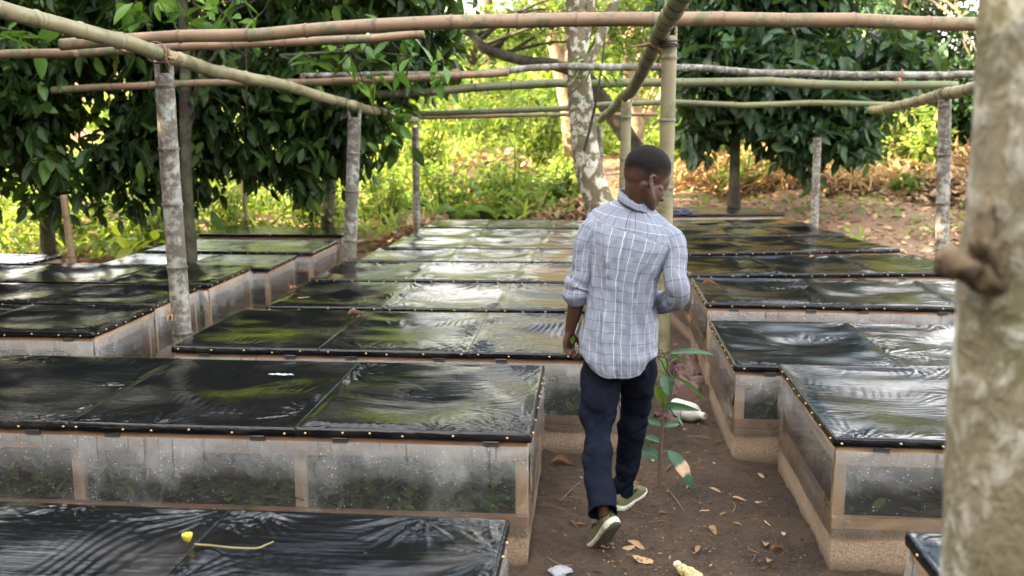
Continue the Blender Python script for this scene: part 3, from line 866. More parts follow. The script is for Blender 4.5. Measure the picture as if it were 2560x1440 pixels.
pole([(152, 112, 6.75), (400, 102, 6.78), (633, 92, 6.8), (900, 74, 6.85), (1280, 56, 6.95), (1500, 49, 7.0), (1700, 47, 7.05), (2000, 51, 7.1), (2250, 57, 7.2), (2600, 62, 7.3)], [0.042, 0.044, 0.046, 0.048, 0.050, 0.050, 0.050, 0.050, 0.049, 0.047], 'thick reddish brown bamboo pole stained with green, crossing the whole top of the view', 'bamboo_brown', 21, 0.47)
pole([(-120, 145, 6.95), (0, 141, 6.95), (100, 136, 6.95), (192, 131, 6.95)], [0.034, 0.034, 0.034, 0.036], 'short brown bamboo pole at the left edge ending in a broken tip', 'bamboo_brown', 22)
pole([(196, 132, 7.12), (400, 122, 7.12), (633, 111, 7.12), (900, 95, 7.15), (1060, 85, 7.2)], [0.034, 0.034, 0.033, 0.032, 0.03], 'thinner brown bamboo pole tucked beneath the thick top pole', 'bamboo_brown', 23)
pole([(-140, -18, 3.75), (0, 24, 4.4), (140, 62, 4.9), (280, 98, 5.45), (405, 137, 6.1), (500, 166, 6.75), (640, 204, 7.8), (785, 240, 8.8), (872, 260, 9.2)], [0.040, 0.041, 0.042, 0.044, 0.046, 0.048, 0.048, 0.048, 0.046], 'long brown bamboo pole running away diagonally over the thick lichen post', 'bamboo_olive', 24, 0.40)
pole([(878, 262, 9.0), (950, 283, 10.6), (1042, 302, 13.1)], [0.048, 0.046, 0.040], 'short olive pole between the second and third posts', 'bamboo_olive', 25, 0.4)
pole([(128, 226, 9.55), (420, 213, 9.5), (720, 204, 9.5), (1000, 194, 9.5), (1272, 181, 9.5)], [0.036, 0.037, 0.037, 0.036, 0.034], 'brown bamboo pole crossing in front of the dark leaves at the left', 'bamboo_brown', 26)
pole([(752, 190, 9.62), (1180, 184, 9.62), (1340, 170, 9.65), (1600, 168, 9.7), (1700, 172, 9.7), (1900, 182, 9.7), (2200, 185, 9.7), (2460, 184, 9.75)], [0.028, 0.03, 0.034, 0.036, 0.036, 0.034, 0.034, 0.034], 'grey lichen spotted pole, uppermost of the thin poles behind the trunk', 'bamboo_grey', 27)
pole([(880, 238, 10.6), (1150, 224, 10.6), (1420, 209, 10.6), (1700, 203, 10.6), (2000, 206, 10.6), (2400, 214, 10.6)], [0.044, 0.046, 0.046, 0.046, 0.046, 0.042], 'dark olive bamboo pole below the grey spotted pole', 'bamboo_green', 28)
pole([(1015, 284, 13.1), (1430, 269, 13.1), (1700, 258, 13.1), (2000, 258, 13.1), (2230, 262, 13.1)], [0.038, 0.038, 0.038, 0.038, 0.036], 'thin green bamboo pole low across the far end of the frame', 'bamboo_green', 29)
pole([(1015, 295, 13.5), (1430, 284, 13.5), (1650, 286, 13.5)], [0.025, 0.027, 0.025], 'thinnest pole of the far end, just under the green one', 'bamboo_brown', 30)
pole([(2178, 275, 13.0), (2250, 263, 11.6), (2360, 238, 9.5), (2450, 218, 8.4), (2600, 170, 6.9)], [0.050, 0.052, 0.054, 0.055, 0.055], 'sunlit yellowish pole slanting down at the right, resting on the speckled post', 'bamboo_olive', 31)
pole([(1745, -75, 4.7), (1700, 2, 5.4), (1668, 60, 6.4), (1640, 118, 7.3), (1603, 190, 8.4), (1562, 248, 9.5), (1500, 300, 13.0)], [0.052, 0.056, 0.058, 0.056, 0.052, 0.050, 0.044], 'fat green bamboo pole running away overhead above the man', 'bamboo_green', 32, 0.34)

# the frayed bast knot that ties the green pole to the olive post
def knot(c, label, s=1.0, seed=0):
    rg = np.random.default_rng(seed); parts = []
    for k in range(7):
        d = rg.normal(0, 1, 3); d /= np.linalg.norm(d)
        parts.append(tube_geo([c + d * 0.01 * s, c + d * 0.035 * s + rg.normal(0, 0.012, 3) * s, c + d * 0.085 * s + rg.normal(0, 0.02, 3) * s], [0.016 * s, 0.011 * s, 0.003 * s], 6, 0.02)[:2])
    V, F = join(parts); o = mesh('bark_tie', V - c, F, MAT['straw_plain'], None, True); o.location = c
    tag(o, label, 'tie', 'frayed bark ties on the bamboo frame')
MAT['straw_plain'] = simple('straw_plain', (0.30, 0.19, 0.11), 0.85)
knot(at(1647, 118, 7.2), 'frayed brown bark tie hanging where the green pole meets the olive post', 1.5, 1)
knot(at(2252, 196, 9.6), 'small frayed bark tie on the spotted pole near the right tree', 0.9, 2)
knot(at(430, 146, 6.1), 'small frayed bark tie on top of the thick lichen post', 0.7, 3)
knot(at(427, 786, 6.2), 'small brown snag on the lower side of the lichen post', 0.7, 4)

# ------------------------------------------------------------------ tree trunks close to the camera
def front_trunk():
    Y = 1.45
    P = [at(2600, 3200, Y), at(2590, 1900, Y), at(2588, 1440, Y), at(2600, 1000, Y), at(2632, 500, Y), at(2662, 0, Y), at(2700, -700, Y), at(2720, -1500, Y)]
    P[0][2] = -0.1
    r = np.array([0.150, 0.138, 0.130, 0.122, 0.114, 0.108, 0.10, 0.09])
    base = P[0]
    root = empty('foreground_tree', base, 0, 'blurred pale lichen covered trunk filling the right edge, with a broken branch knob', 'tree')
    V, F, uv = tube_geo(np.array(P) - base, r, 40, 0.04, 0.05, True, 5)
    d_ = V - base * 0; nn = fbm(V[:, 0] * 22, V[:, 1] * 22, V[:, 2] * 14, 3, 3)
    cx = np.interp(V[:, 2] + base[2], [q[2] for q in P], [q[0] for q in P]) - base[0]; cy = np.interp(V[:, 2] + base[2], [q[2] for q in P], [q[1] for q in P]) - base[1]
    V[:, 0] += (V[:, 0] - cx) * 0.035 * nn; V[:, 1] += (V[:, 1] - cy) * 0.035 * nn
    mesh('trunk', V, F, MAT['bark_front'], root, True)
    c0 = at(2500, 660, Y - 0.02)
    def ragged(V, k, sd_):
        return V + k * np.stack([fbm(V[:, 0] * 38, V[:, 1] * 38, V[:, 2] * 38, sd_ + q, 3) for q in range(3)], 1)
    V, F, uv = tube_geo(np.array([c0, at(2450, 680, Y - 0.05), at(2405, 668, Y - 0.07), at(2370, 650, Y - 0.08), at(2348, 628, Y - 0.08)]) - base, [0.042, 0.030, 0.023, 0.020, 0.012], 22, 0.004, 0.3, True, 8)
    V = ragged(V, 0.008, 3)
    mesh('branch_stub', V, F, MAT['bark_stub'], root, True)
    V, F, uv = tube_geo(np.array([at(2490, 665, Y - 0.05), at(2458, 610, Y - 0.07), at(2462, 540, Y - 0.06), at(2480, 460, Y - 0.03)]) - base, [0.028, 0.017, 0.013, 0.007], 20, 0.004, 0.25, True, 9)
    V = ragged(V, 0.006, 7)
    mesh('branch_stub', V, F, MAT['bark_stub'], root, True)
m = M('bark_stub'); v = m.coords(); n_ = m.noise(v, 30, 5, 0.7)
MAT['bark_stub'] = m.done(m.bsdf(Base_Color=m.mix(m.ramp(n_, [(0.35, 0), (0.65, 1)]), (0.24, 0.18, 0.11), (0.040, 0.028, 0.018)), Roughness=0.9, Normal=m.bump(n_, 0.9, 0.01)))
front_trunk()

# tall lichen trunk in the middle
rgm = np.random.default_rng(44)
tree('lichen_tree', at(1545, 640, 10.2) * [1, 1, 0], [at(1560, 700, 10.2) * [1, 1, 0] + [0, 0, -0.05], at(1528, 590, 10.2), at(1500, 515, 10.2), at(1474, 430, 10.2), at(1458, 320, 10.2), at(1448, 180, 10.2), at(1441, 30, 10.2), at(1436, -160, 10.2), at(1400, -500, 10.4), at(1380, -800, 10.5)],
     [0.22, 0.18, 0.158, 0.145, 0.135, 0.118, 0.108, 0.104, 0.085, 0.05], [(-0.9, 10.8, 6.8, 1.3, 1.2, 0.7), (0.5, 11.0, 7.4, 1.3, 1.2, 0.7)], 110, 0.14, 'tall pale trunk blotched with white and green lichen, left of the man\'s head', leafm='leaf_mid', bark='bark_lichen', seed=44, nbr=14, gap=(0.8, -0.2))


def spray_plant(name, label, stem_pts, stem_r, leaf_specs, leafm, tmpl=TN, cat='plant', stemmat='bark_dark', seed=3):
    """one stem with leaves given as (point, direction, length, value)"""
    base = np.asarray(stem_pts[0], float)
    root = empty(name, base, 0, label, cat)
    V, F, uv = tube_geo(np.asarray(stem_pts) - base, stem_r, 8, 0.03, 0.1)
    mesh('stem', V, F, MAT[stemmat], root, True)
    rg = np.random.default_rng(seed)
    for (p, d, L, val) in leaf_specs:
        V, F, uv, vv = leaves(np.array([p]) - base, np.array([d], float), np.array([L]), tmpl, rg, np.array([val]), 0.25)
        mesh('leaf', V, F, MAT[leafm], root, True, uv, {'v': vv})
    return root


# leafy shoot growing out of the lichen trunk
rg_ = np.random.default_rng(12)
st = px_path([(1460, 378, 10.0), (1480, 300, 9.95), (1496, 220, 9.9), (1507, 140, 9.9), (1512, 85, 9.9)])
ls = []
for (ax, ay) in [(1498, 200), (1490, 190), (1502, 170), (1508, 150), (1509, 130), (1512, 110), (1512, 88), (1500, 180)]:
    for k in range(7):
        sgn = rg_.choice([-1, 1]); p = at(ax + sgn * rg_.uniform(0, 55), ay + rg_.uniform(-25, 20), 9.9 + rg_.uniform(-0.2, 0.2))
        ls.append((p, (sgn * rg_.uniform(0.5, 1), rg_.uniform(-0.5, 0.5), rg_.uniform(-0.8, 0.1)), rg_.uniform(0.13, 0.2), rg_.random() * 0.6))
spray_plant('shoot', 'leafy dark shoot on a thin reddish stem sprouting from the lichen trunk', st, [0.016, 0.014, 0.012, 0.009, 0.005], ls, 'leaf_mid', TN, 'shoot')

# ------------------------------------------------------------------ the trees
def up_trunk(x, y, h, lean=(0, 0), r=0.12, n=5, seed=0):
    rg = np.random.default_rng(seed); P = []
    for k in range(n + 1):
        t = k / n
        P.append([x + lean[0] * t + rg.normal(0, 0.05) * (k > 0), y + lean[1] * t + rg.normal(0, 0.05) * (k > 0), float(gz(x, y)) - 0.05 + h * t])
    return P, list(np.linspace(r, r * 0.35, n + 1))

# big leaved dark trees on the left
P, r = [at(478, 652, 9.6) * [1, 1, 0] + [0, 0, -0.1], at(472, 560, 9.6), at(466, 420, 9.6), at(462, 200, 9.7), at(455, -100, 9.8), at(450, -500, 9.9)], [0.075, 0.062, 0.058, 0.055, 0.045, 0.03]
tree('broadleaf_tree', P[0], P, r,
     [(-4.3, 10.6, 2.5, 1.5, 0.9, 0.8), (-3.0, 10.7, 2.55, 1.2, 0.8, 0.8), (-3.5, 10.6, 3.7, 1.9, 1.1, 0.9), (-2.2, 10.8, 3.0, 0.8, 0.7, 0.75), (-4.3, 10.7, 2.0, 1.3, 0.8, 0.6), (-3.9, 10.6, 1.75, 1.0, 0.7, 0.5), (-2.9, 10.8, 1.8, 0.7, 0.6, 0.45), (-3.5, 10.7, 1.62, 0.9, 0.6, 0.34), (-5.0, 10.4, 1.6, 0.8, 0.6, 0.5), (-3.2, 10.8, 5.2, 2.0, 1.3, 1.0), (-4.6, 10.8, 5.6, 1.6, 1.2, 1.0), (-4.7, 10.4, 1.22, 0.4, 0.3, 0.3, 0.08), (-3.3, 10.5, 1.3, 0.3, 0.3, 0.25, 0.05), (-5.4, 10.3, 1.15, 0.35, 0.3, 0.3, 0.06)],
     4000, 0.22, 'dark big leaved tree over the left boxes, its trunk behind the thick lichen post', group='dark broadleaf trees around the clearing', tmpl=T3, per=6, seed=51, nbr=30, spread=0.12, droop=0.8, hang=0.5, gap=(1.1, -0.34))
P, r = up_trunk(-6.6, 10.9, 5.5, (0.3, 0), 0.09, seed=52)
tree('broadleaf_tree', P[0], P, r,
     [(-6.1, 10.3, 2.3, 1.2, 0.9, 0.8), (-5.6, 10.2, 3.2, 1.2, 0.9, 0.8), (-5.2, 10.4, 2.5, 0.7, 0.7, 0.8), (-7.0, 10.4, 3.0, 1.6, 1.0, 1.1), (-5.6, 10.2, 1.75, 0.7, 0.7, 0.55), (-6.6, 10.3, 1.7, 0.7, 0.6, 0.5), (-6.6, 10.6, 5.0, 2.0, 1.2, 1.1), (-6.1, 10.2, 1.15, 0.3, 0.3, 0.3, 0.06), (-7.0, 10.2, 1.3, 0.4, 0.3, 0.4, 0.08)],
     3000, 0.23, 'dark big leaved tree at the left edge above the pale box', group='dark broadleaf trees around the clearing', tmpl=T3, per=6, seed=53, nbr=24, spread=0.12, droop=0.8, hang=0.5, gap=(1.1, -0.6))
P, r = up_trunk(-3.9, 13.4, 7.5, (0.3, -0.5), 0.10, seed=54)
tree('broadleaf_tree', P[0], P, r,
     [(-4.8, 13.0, 4.3, 2.4, 1.2, 1.2), (-2.6, 13.2, 4.4, 1.3, 1.0, 1.0), (-7.0, 12.8, 4.0, 1.6, 1.2, 1.2), (-3.6, 13.2, 5.9, 2.2, 1.2, 0.9), (-6.2, 13.0, 5.9, 2.2, 1.2, 0.9), (-4.2, 13.2, 2.9, 1.6, 0.9, 0.6)],
     2600, 0.20, 'tall dark tree behind the left trees, its leaves reaching the top of the photo', group='dark broadleaf trees around the clearing', tmpl=T2, per=6, seed=55, nbr=20, spread=0.12, droop=0.6, hang=0.3, gap=(0.9, -0.22))
# tall crowns above the frame, up the bank
for i, (x, y, lab) in enumerate([(-7.5, 27, 'at the left'), (-3.6, 31, 'in the middle'), (0.9, 28, 'behind the lichen tree')]):
    P, r = up_trunk(x, y, 9.5, (0, 0), 0.2, seed=560 + i); rg = np.random.default_rng(560 + i)
    tree('broadleaf_tree', P[0], P, r, [(x + rg.normal(0, 1.1), y + rg.normal(0, 0.6), z_, 1.5, 1.2, 0.9) for z_ in (8.3, 8.8, 9.4, 9.9, 10.6, 11.2)], 1500, 0.24, 'tall dark tree on the bank, crown above the photo, ' + lab, group='dark broadleaf trees around the clearing', tmpl=T1, per=6, seed=565 + i, nbr=14, spread=0.2, gap=(0.6, -0.1))
# a branch with fresh leaves hanging into the top left and the one by the poles
def branch_thing(label, pts, r, ends, L, leafm, seed, per=7):
    rg = np.random.default_rng(seed); P = px_path(pts); base = P[0]
    root = empty('leafy_branch', base, 0, label, 'branch')
    parts = [tube_geo(np.array(P) - base, r, 6, 0.05, 0.1)[:2]]
    C = []
    for (px, py, Y) in ends:
        e = at(px, py, Y); q = P[int(np.argmin([np.linalg.norm(e - p) for p in P]))]
        parts.append(tube_geo(np.array([q, (q + e) / 2 + rg.normal(0, 0.03, 3), e]) - base, [0.010, 0.007, 0.003], 5, 0.05)[:2]); C += [e]
    V, F = join(parts); mesh('limb', V, F, MAT['bark_dark'], root)
    V, F, uv, val = sprays(np.array(C), rg, per, L, 0.05, 0.55, T3)
    mesh('foliage', V - base, F, MAT[leafm], root, True, uv, {'v': val})
MAT['leaf_fresh'] = leaf_mat('leaf_fresh', [(0, (0.05, 0.13, 0.025)), (0.6, (0.09, 0.22, 0.035)), (1, (0.2, 0.34, 0.04))], 0.35, 0.38, 0.5)
branch_thing('fresh light green leaves hanging into the top edge above the brown poles', [(250, -160, 8.0), (420, -60, 7.9), (600, -20, 7.9)], [0.03, 0.02, 0.012],
             [(330, 20, 7.8), (400, 10, 7.8), (450, 35, 7.8), (520, 15, 7.8), (560, 40, 7.8), (600, 10, 7.9), (640, 60, 7.9), (370, 60, 7.9), (480, 60, 7.9)], 0.22, 'leaf_fresh', 61, 6)
branch_thing('low branch of fresh green leaves drooping over the poles right of the dark left tree', [(700, 140, 9.3), (880, 130, 9.2), (1020, 140, 9.1), (1100, 160, 9.1)], [0.022, 0.016, 0.010, 0.006],
             [(780, 150, 9.2), (850, 170, 9.2), (930, 150, 9.1), (980, 170, 9.1), (1030, 150, 9.0), (1090, 160, 9.0), (1110, 190, 9.0), (1010, 90, 9.1), (960, 60, 9.1), (900, 110, 9.1), (1050, 60, 9.1), (830, 120, 9.2), (940, 200, 9.2), (900, 215, 9.2), (970, 270, 9.4), (990, 310, 9.5), (960, 340, 9.5)], 0.19, 'leaf_fresh', 62, 6)
branch_thing('pair of light green leaves at the left edge beneath the diagonal pole', [(-80, 60, 7.5), (0, 70, 7.4), (40, 80, 7.3)], [0.015, 0.010, 0.006],
             [(10, 90, 7.3), (50, 95, 7.3), (85, 110, 7.3)], 0.22, 'leaf_fresh', 63, 4)

# right hand dark tree with its slim dark trunk
P, r = [at(1836, 530, 15.5) * [1, 1, 0] + [0, 0, float(gz(2.2, 15.5)) - 0.1], at(1836, 450, 15.5), at(1838, 350, 15.5), at(1842, 200, 15.5), at(1850, 0, 15.5), at(1855, -300, 15.6)], [0.12, 0.085, 0.075, 0.07, 0.06, 0.04]
tree('broadleaf_tree', P[0], P, r,
     [(2.2, 15.2, 2.7, 1.25, 1.1, 0.75), (3.5, 15.3, 2.5, 1.2, 1.0, 0.7), (1.8, 15.4, 3.8, 1.0, 1.0, 0.8), (2.7, 15.6, 3.9, 1.2, 1.1, 0.7), (4.2, 15.5, 2.8, 0.8, 0.9, 0.5), (1.75, 15.4, 1.75, 0.5, 0.6, 0.5), (2.9, 15.3, 1.75, 1.3, 0.8, 0.35), (2.3, 15.1, 1.45, 0.3, 0.3, 0.3, 0.05), (3.9, 15.1, 1.65, 0.35, 0.3, 0.35, 0.06), (3.2, 15.1, 1.4, 0.2, 0.2, 0.25, 0.03)],
     3300, 0.26, 'dark bluish green tree with a slim black trunk behind the far right boxes', group='dark broadleaf trees around the clearing', leafm='leaf_blue', tmpl=T3, per=6, seed=56, nbr=24, spread=0.14, droop=0.7, hang=0.4, gap=(1.0, -0.22))
# the leaning mottled trunk further right
P = [at(2190, 440, 20), at(2215, 410, 20), at(2250, 340, 20), at(2275, 270, 20), at(2270, 150, 20), at(2262, 0, 20), at(2250, -250, 20)]
P[0] = P[0] * [1, 1, 0] + [0, 0, float(gz(P[0][0], 20)) - 0.2]
tree('broadleaf_tree', P[0], P, [0.22, 0.19, 0.17, 0.15, 0.14, 0.12, 0.07],
     [(6.3, 20.5, 2.6, 1.9, 1.4, 1.0), (7.6, 20.5, 2.9, 1.6, 1.4, 1.2), (6.0, 20.5, 4.0, 1.5, 1.3, 0.7), (5.2, 20.5, 2.4, 0.9, 1.0, 0.5), (8.4, 20.2, 2.0, 1.3, 1.2, 0.8)],
     3800, 0.17, 'dark tree with a leaning mottled trunk near the right end of the clearing', group='dark broadleaf trees around the clearing', leafm='leaf_blue', bark='bark_warm', tmpl=T2, per=7, seed=57, nbr=22, spread=0.16, droop=0.4, gap=(0.7, -0.3))
# warm sunlit trunks behind, centre
for (pts, rr, lab, sd_, lumps) in (
    ([(1462, 560, 19), (1440, 480, 19), (1426, 350, 19), (1408, 220, 19), (1380, 100, 19), (1340, -60, 19.4)], [0.30, 0.17, 0.15, 0.13, 0.11, 0.07], 'sunlit orange tree trunk standing right behind the lichen tree', 71, [(-0.5, 19.5, 4.2, 1.6, 1.2, 0.5), (0.6, 19.5, 4.5, 1.5, 1.2, 0.5)]),
    ([(1590, 520, 20), (1592, 420, 20), (1588, 300, 20), (1575, 150, 20), (1590, 0, 20), (1600, -200, 20)], [0.22, 0.17, 0.15, 0.14, 0.13, 0.09], 'orange brown tree trunk far behind the notched bamboo post', 72, [(1.2, 20.5, 4.6, 1.4, 1.2, 0.6), (0.2, 20.8, 5.0, 1.4, 1.2, 0.6)]),
    ([(1515, 460, 22), (1530, 420, 22), (1560, 385, 22), (1600, 320, 22), (1680, 200, 22)], [0.20, 0.14, 0.12, 0.10, 0.06], 'sunlit leaning stem rising to the right behind the slim grey post', 73, [(2.2, 22.5, 4.2, 1.6, 1.5, 0.8)])):
    P = [at(*p) for p in pts]; P[0] = P[0] * [1, 1, 0] + [0, 0, float(gz(P[0][0], P[0][1])) - 0.2]
    tree('woodland_tree', P[0], P, rr, lumps, 700, 0.13, lab, leafm='leaf_mid', bark='bark_warm', tmpl=T1, per=7, seed=sd_, nbr=12, spread=0.2, gap=(0.6, -0.1))
# the crooked bare limb that crosses the bright gap
P = px_path([(1640, 330, 16.5), (1480, 215, 16.2), (1400, 165, 16), (1300, 150, 15.8), (1210, 120, 15.6), (1180, 85, 15.6), (1130, 75, 15.5), (1085, 95, 15.5)])
P[0] = P[0] * [1, 1, 0] + [0, 0, 1.0]
tree('woodland_tree', P[0], P, [0.16, 0.13, 0.10, 0.085, 0.08, 0.06, 0.045, 0.02],
     [(-1.6, 16.2, 3.5, 1.2, 0.8, 0.28), (-0.3, 16.3, 3.75, 1.1, 0.8, 0.35), (0.6, 16.0, 3.4, 0.8, 0.7, 0.5)], 420, 0.12, 'tree with a crooked bare limb arching left across the bright gap in the middle', leafm='leaf_mid', tmpl=T2, per=7, seed=74, nbr=14, spread=0.12, gap=(0.8, -0.1))
# trees up the bank, seen through the gap and above
far = [(-8.5, 24, 3.6, 2.6), (-5.8, 22, 4.0, 2.4), (-4.0, 30, 2.8, 2.0), (-1.8, 36, 1.8, 2.0), (1.2, 34, 2.2, 2.0), (3.0, 25, 3.8, 2.2), (5.6, 26, 3.6, 2.2), (8.0, 25, 1.7, 1.5), (11.5, 25, 1.2, 1.5), (14, 31, 1.4, 1.8), (-0.6, 44, 1.6, 2.6), (4.5, 38, 2.2, 3.0)]
flab = ['left of the dark trees', 'behind the long diagonal pole', 'left of the bright gap', 'above the bright gap', 'directly behind the lichen tree top', 'over the man\'s head', 'right of the olive post', 'behind the leaning mottled trunk', 'next to the blurred trunk', 'behind the blurred trunk', 'highest on the bank', 'high on the bank at the right']
for i, (x, y, h, cr) in enumerate(far):
    rg = np.random.default_rng(300 + i)
    P, r = up_trunk(x, y, h, (rg.normal(0, 0.4), 0), 0.16, seed=300 + i)
    z0 = float(gz(x, y)); lum = [(x + rg.normal(0, cr * 0.55), y + rg.normal(0, 0.7), z0 + h * rg.uniform(0.5, 1.0), cr * rg.uniform(0.4, 0.62), cr * 0.5, cr * rg.uniform(0.28, 0.42)) for _ in range(8)]
    tree('woodland_tree', P[0], P, r, lum, 1500, 0.17, 'woodland tree on the sunny bank, ' + flab[i], group='woodland trees on the bank', leafm='leaf_mid', bark='bark_warm' if i % 2 else 'bark_dark', tmpl=T1, per=7, seed=400 + i, nbr=14, spread=0.24, gap=(0.5, -0.15))

# unseen trees added at left and behind the camera to block sun and sky
for i, (x, y, h) in enumerate([(-10.5, 9.4, 13), (-11.5, 6.2, 14), (-11, 2.6, 14), (-12, -1.5, 14), (-13, -6, 13), (-14, 7.0, 15), (-15, 2, 14), (-9.5, -9, 11), (-9.6, 0.6, 10), (-9.8, -4, 10), (-5, -8.5, 7.5), (-1, -9.5, 7.5), (3.5, -9, 7.5), (8, -8, 7.5), (11.5, -4, 7)]):
    rg = np.random.default_rng(500 + i)
    P, r = up_trunk(x, y, h * 0.8, (0, 0), 0.22, seed=500 + i)
    lum = [(x + rg.normal(0, 0.9), y + rg.normal(0, 1.1), h * q, 1.7, 2.2, 1.4) for q in (0.2, 0.32, 0.44, 0.56, 0.68, 0.8, 0.92)]
    tree('added_shade_tree', P[0], P, r, lum, 900, 0.5, 'tall unseen tree added to shade the nursery', group='unseen trees added round the nursery to block sun and sky', leafm='leaf_dark', tmpl=T1, per=7, seed=500 + i, nbr=10, spread=0.4, gap=(0.5, -0.9))

# ------------------------------------------------------------------ undergrowth on the bank
def scatter_clumps(name, label, n, area, leafm, L, per, hmax, seed, tmpl=T1, avoid=None, up=0.9):
    rg = np.random.default_rng(seed)
    X = rg.uniform(area[0], area[1], n); t = rg.random(n); Y = area[2] + (area[3] - area[2]) * t ** 1.3
    keep = fbm(X * 0.35, Y * 0.35, 0, seed, 2) > -0.55
    if avoid is not None: keep &= ~avoid(X, Y)
    X, Y = X[keep], Y[keep]; n = len(X)
    hh = hmax * np.clip(0.55 + 0.9 * fbm(X * 0.5, Y * 0.5, 0, seed + 1, 2), 0.12, 1.6)
    k = np.repeat(np.arange(n), per)
    z = rg.random(n * per) ** 0.7
    P = np.stack([X[k] + rg.normal(0, 0.13, n * per), Y[k] + rg.normal(0, 0.13, n * per), gz(X[k], Y[k]) + z * hh[k]], 1)
    d = rg.normal(0, 1, (n * per, 3)); d[:, 2] = d[:, 2] * 0.5 + (up - 0.9) + 0.25
    cv = np.clip(0.36 + 0.75 * fbm(X * 0.9, Y * 0.9, 0, seed + 2, 2), 0, 1)[k] * 0.72 + rg.random(n * per) * 0.28
    Ls = L * rg.uniform(0.6, 1.4, n * per) * (1 + (Y[k] - 12) * 0.02)
    V, F, uv, val = leaves(P, d, Ls, tmpl, rg, cv, 0.7)
    o = mesh(name, V, F, MAT[leafm], None, True, uv, {'v': val})
    tag(o, label, 'undergrowth', None, 'stuff'); return o


def clearing(X, Y):
    """the bare, leaf strewn ground on the right and around the boxes"""
    right = (X > 0.6) & (Y < 17.2 + 2.2 * np.clip((X - 3.0) / 5, -1, 1))
    mid = (X > -2.6) & (X <= 0.6) & (Y < 14.2)
    left = (X <= -2.6) & (Y < 13.3 - np.clip((-X - 4.5), 0, 2.2) * 1.0)
    path = (np.abs(X - 0.9) < 1.2) & (Y < 20.5)
    return right | mid | left | path
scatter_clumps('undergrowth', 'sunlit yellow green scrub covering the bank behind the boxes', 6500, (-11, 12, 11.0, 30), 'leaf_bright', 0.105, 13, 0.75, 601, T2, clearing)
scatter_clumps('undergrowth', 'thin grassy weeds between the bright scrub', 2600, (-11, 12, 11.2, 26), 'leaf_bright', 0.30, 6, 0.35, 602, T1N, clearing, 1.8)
scatter_clumps('undergrowth', 'soft green scrub far up the slope', 2600, (-18, 18, 25, 50), 'leaf_bright', 0.26, 10, 1.3, 603, T1)
scatter_clumps('undergrowth', 'dull brown and straw coloured weeds in front of the trees on the right', 500, (1.2, 9, 17, 21), 'straw', 0.28, 7, 0.4, 604, T1N, None, 1.6)
scatter_clumps('undergrowth', 'low green weeds on the litter of the clearing', 240, (1.2, 8, 11.5, 17.5), 'leaf_bright', 0.10, 7, 0.12, 605, T1, lambda X, Y: (X < 3.3) & (Y < 15.5))

# single shrubs one can tell apart
def shrub(x, y, h, w, L, leafm, label, seed, n=110, group=None, tmpl=T2, name='shrub'):
    rg = np.random.default_rng(seed); z0 = float(gz(x, y)); base = np.array([x, y, z0 - 0.03])
    root = empty(name, base, 0, label, 'shrub', group)
    parts = []; C = []
    for k in range(7):
        a = rg.uniform(0, 6.28); e = np.array([x + math.cos(a) * w * rg.uniform(0.2, 0.8), y + math.sin(a) * w * rg.uniform(0.2, 0.8), z0 + h * rg.uniform(0.6, 1.0)])
        mid = (base + e) / 2 + [math.cos(a) * w * 0.15, math.sin(a) * w * 0.15, 0.05]
        parts.append(tube_geo(np.array([base, mid, e]) - base, [0.014, 0.010, 0.004], 5, 0.1)[:2])
        for q in range(n // 7):
            t = rg.uniform(0.25, 1.05); p = base * (1 - t) ** 2 + 2 * mid * t * (1 - t) + e * t * t
            C.append(p + rg.normal(0, 0.07 * w + 0.02, 3))
    V, F = join(parts); mesh('stem', V, F, MAT['bark_dark'], root)
    V, F, uv, val = sprays(np.array(C), rg, 5, L, 0.06, 0.25, tmpl)
    mesh('foliage', V - base, F, MAT[leafm], root, True, uv, {'v': val})

sh = [(-7.6, 12.9, 1.0, 0.6, 'leaf_bright', 'bright green shrub left of the thin leaning post'), (-6.2, 12.6, 0.75, 0.5, 'leaf_bright', 'shrub just left of the leaning brown post, above the leaf heap'), (-5.4, 13.4, 0.9, 0.6, 'leaf_bright', 'leafy shrub between the leaning post and the lichen post'),
      (-4.2, 14.0, 1.0, 0.6, 'leaf_mid', 'darker shrub right behind the thick lichen post'), (-3.3, 14.6, 0.95, 0.6, 'leaf_bright', 'shrub behind the thin olive post'), (-2.4, 15.2, 0.9, 0.6, 'leaf_bright', 'shrub behind the second lichen post'),
      (-1.5, 15.4, 1.0, 0.5, 'leaf_bright', 'shrub right of the slim third post'), (-0.6, 15.2, 0.7, 0.4, 'leaf_mid', 'low shrub left of the lichen tree foot'), (-1.2, 18.5, 1.6, 0.9, 'leaf_mid', 'tall darker shrub in the middle of the bright bank'),
      (-3.4, 18, 1.7, 1.0, 'leaf_bright', 'tall bright shrub up the bank behind the second post'), (-2.2, 21, 2.0, 1.2, 'leaf_bright', 'large pale green shrub high on the bank'), (0.1, 22, 2.0, 1.1, 'leaf_bright', 'large bright shrub behind the lichen tree'),
      (4.9, 18.6, 1.5, 0.9, 'leaf_bright', 'green shrub left of the leaning mottled trunk'), (6.1, 18.3, 1.3, 0.9, 'leaf_bright', 'green shrub in front of the leaning mottled trunk'), (7.4, 18.2, 1.5, 1.0, 'leaf_bright', 'green shrub between the mottled trunk and the speckled post'),
      (8.6, 18.0, 1.5, 1.0, 'leaf_bright', 'green shrub right of the speckled post beside the blurred trunk'), (5.5, 19.6, 1.7, 1.1, 'leaf_bright', 'taller green shrub behind the leaning mottled trunk'), (5.1, 16.6, 0.35, 0.3, 'leaf_mid', 'small green shrub on the brown leaf heap at the right'), (2.0, 19.0, 0.8, 0.6, 'leaf_bright', 'yellow lit shrub seen beside the man\'s face'), (3.4, 19.4, 0.9, 0.6, 'leaf_bright', 'shrub behind the slim black trunk')]
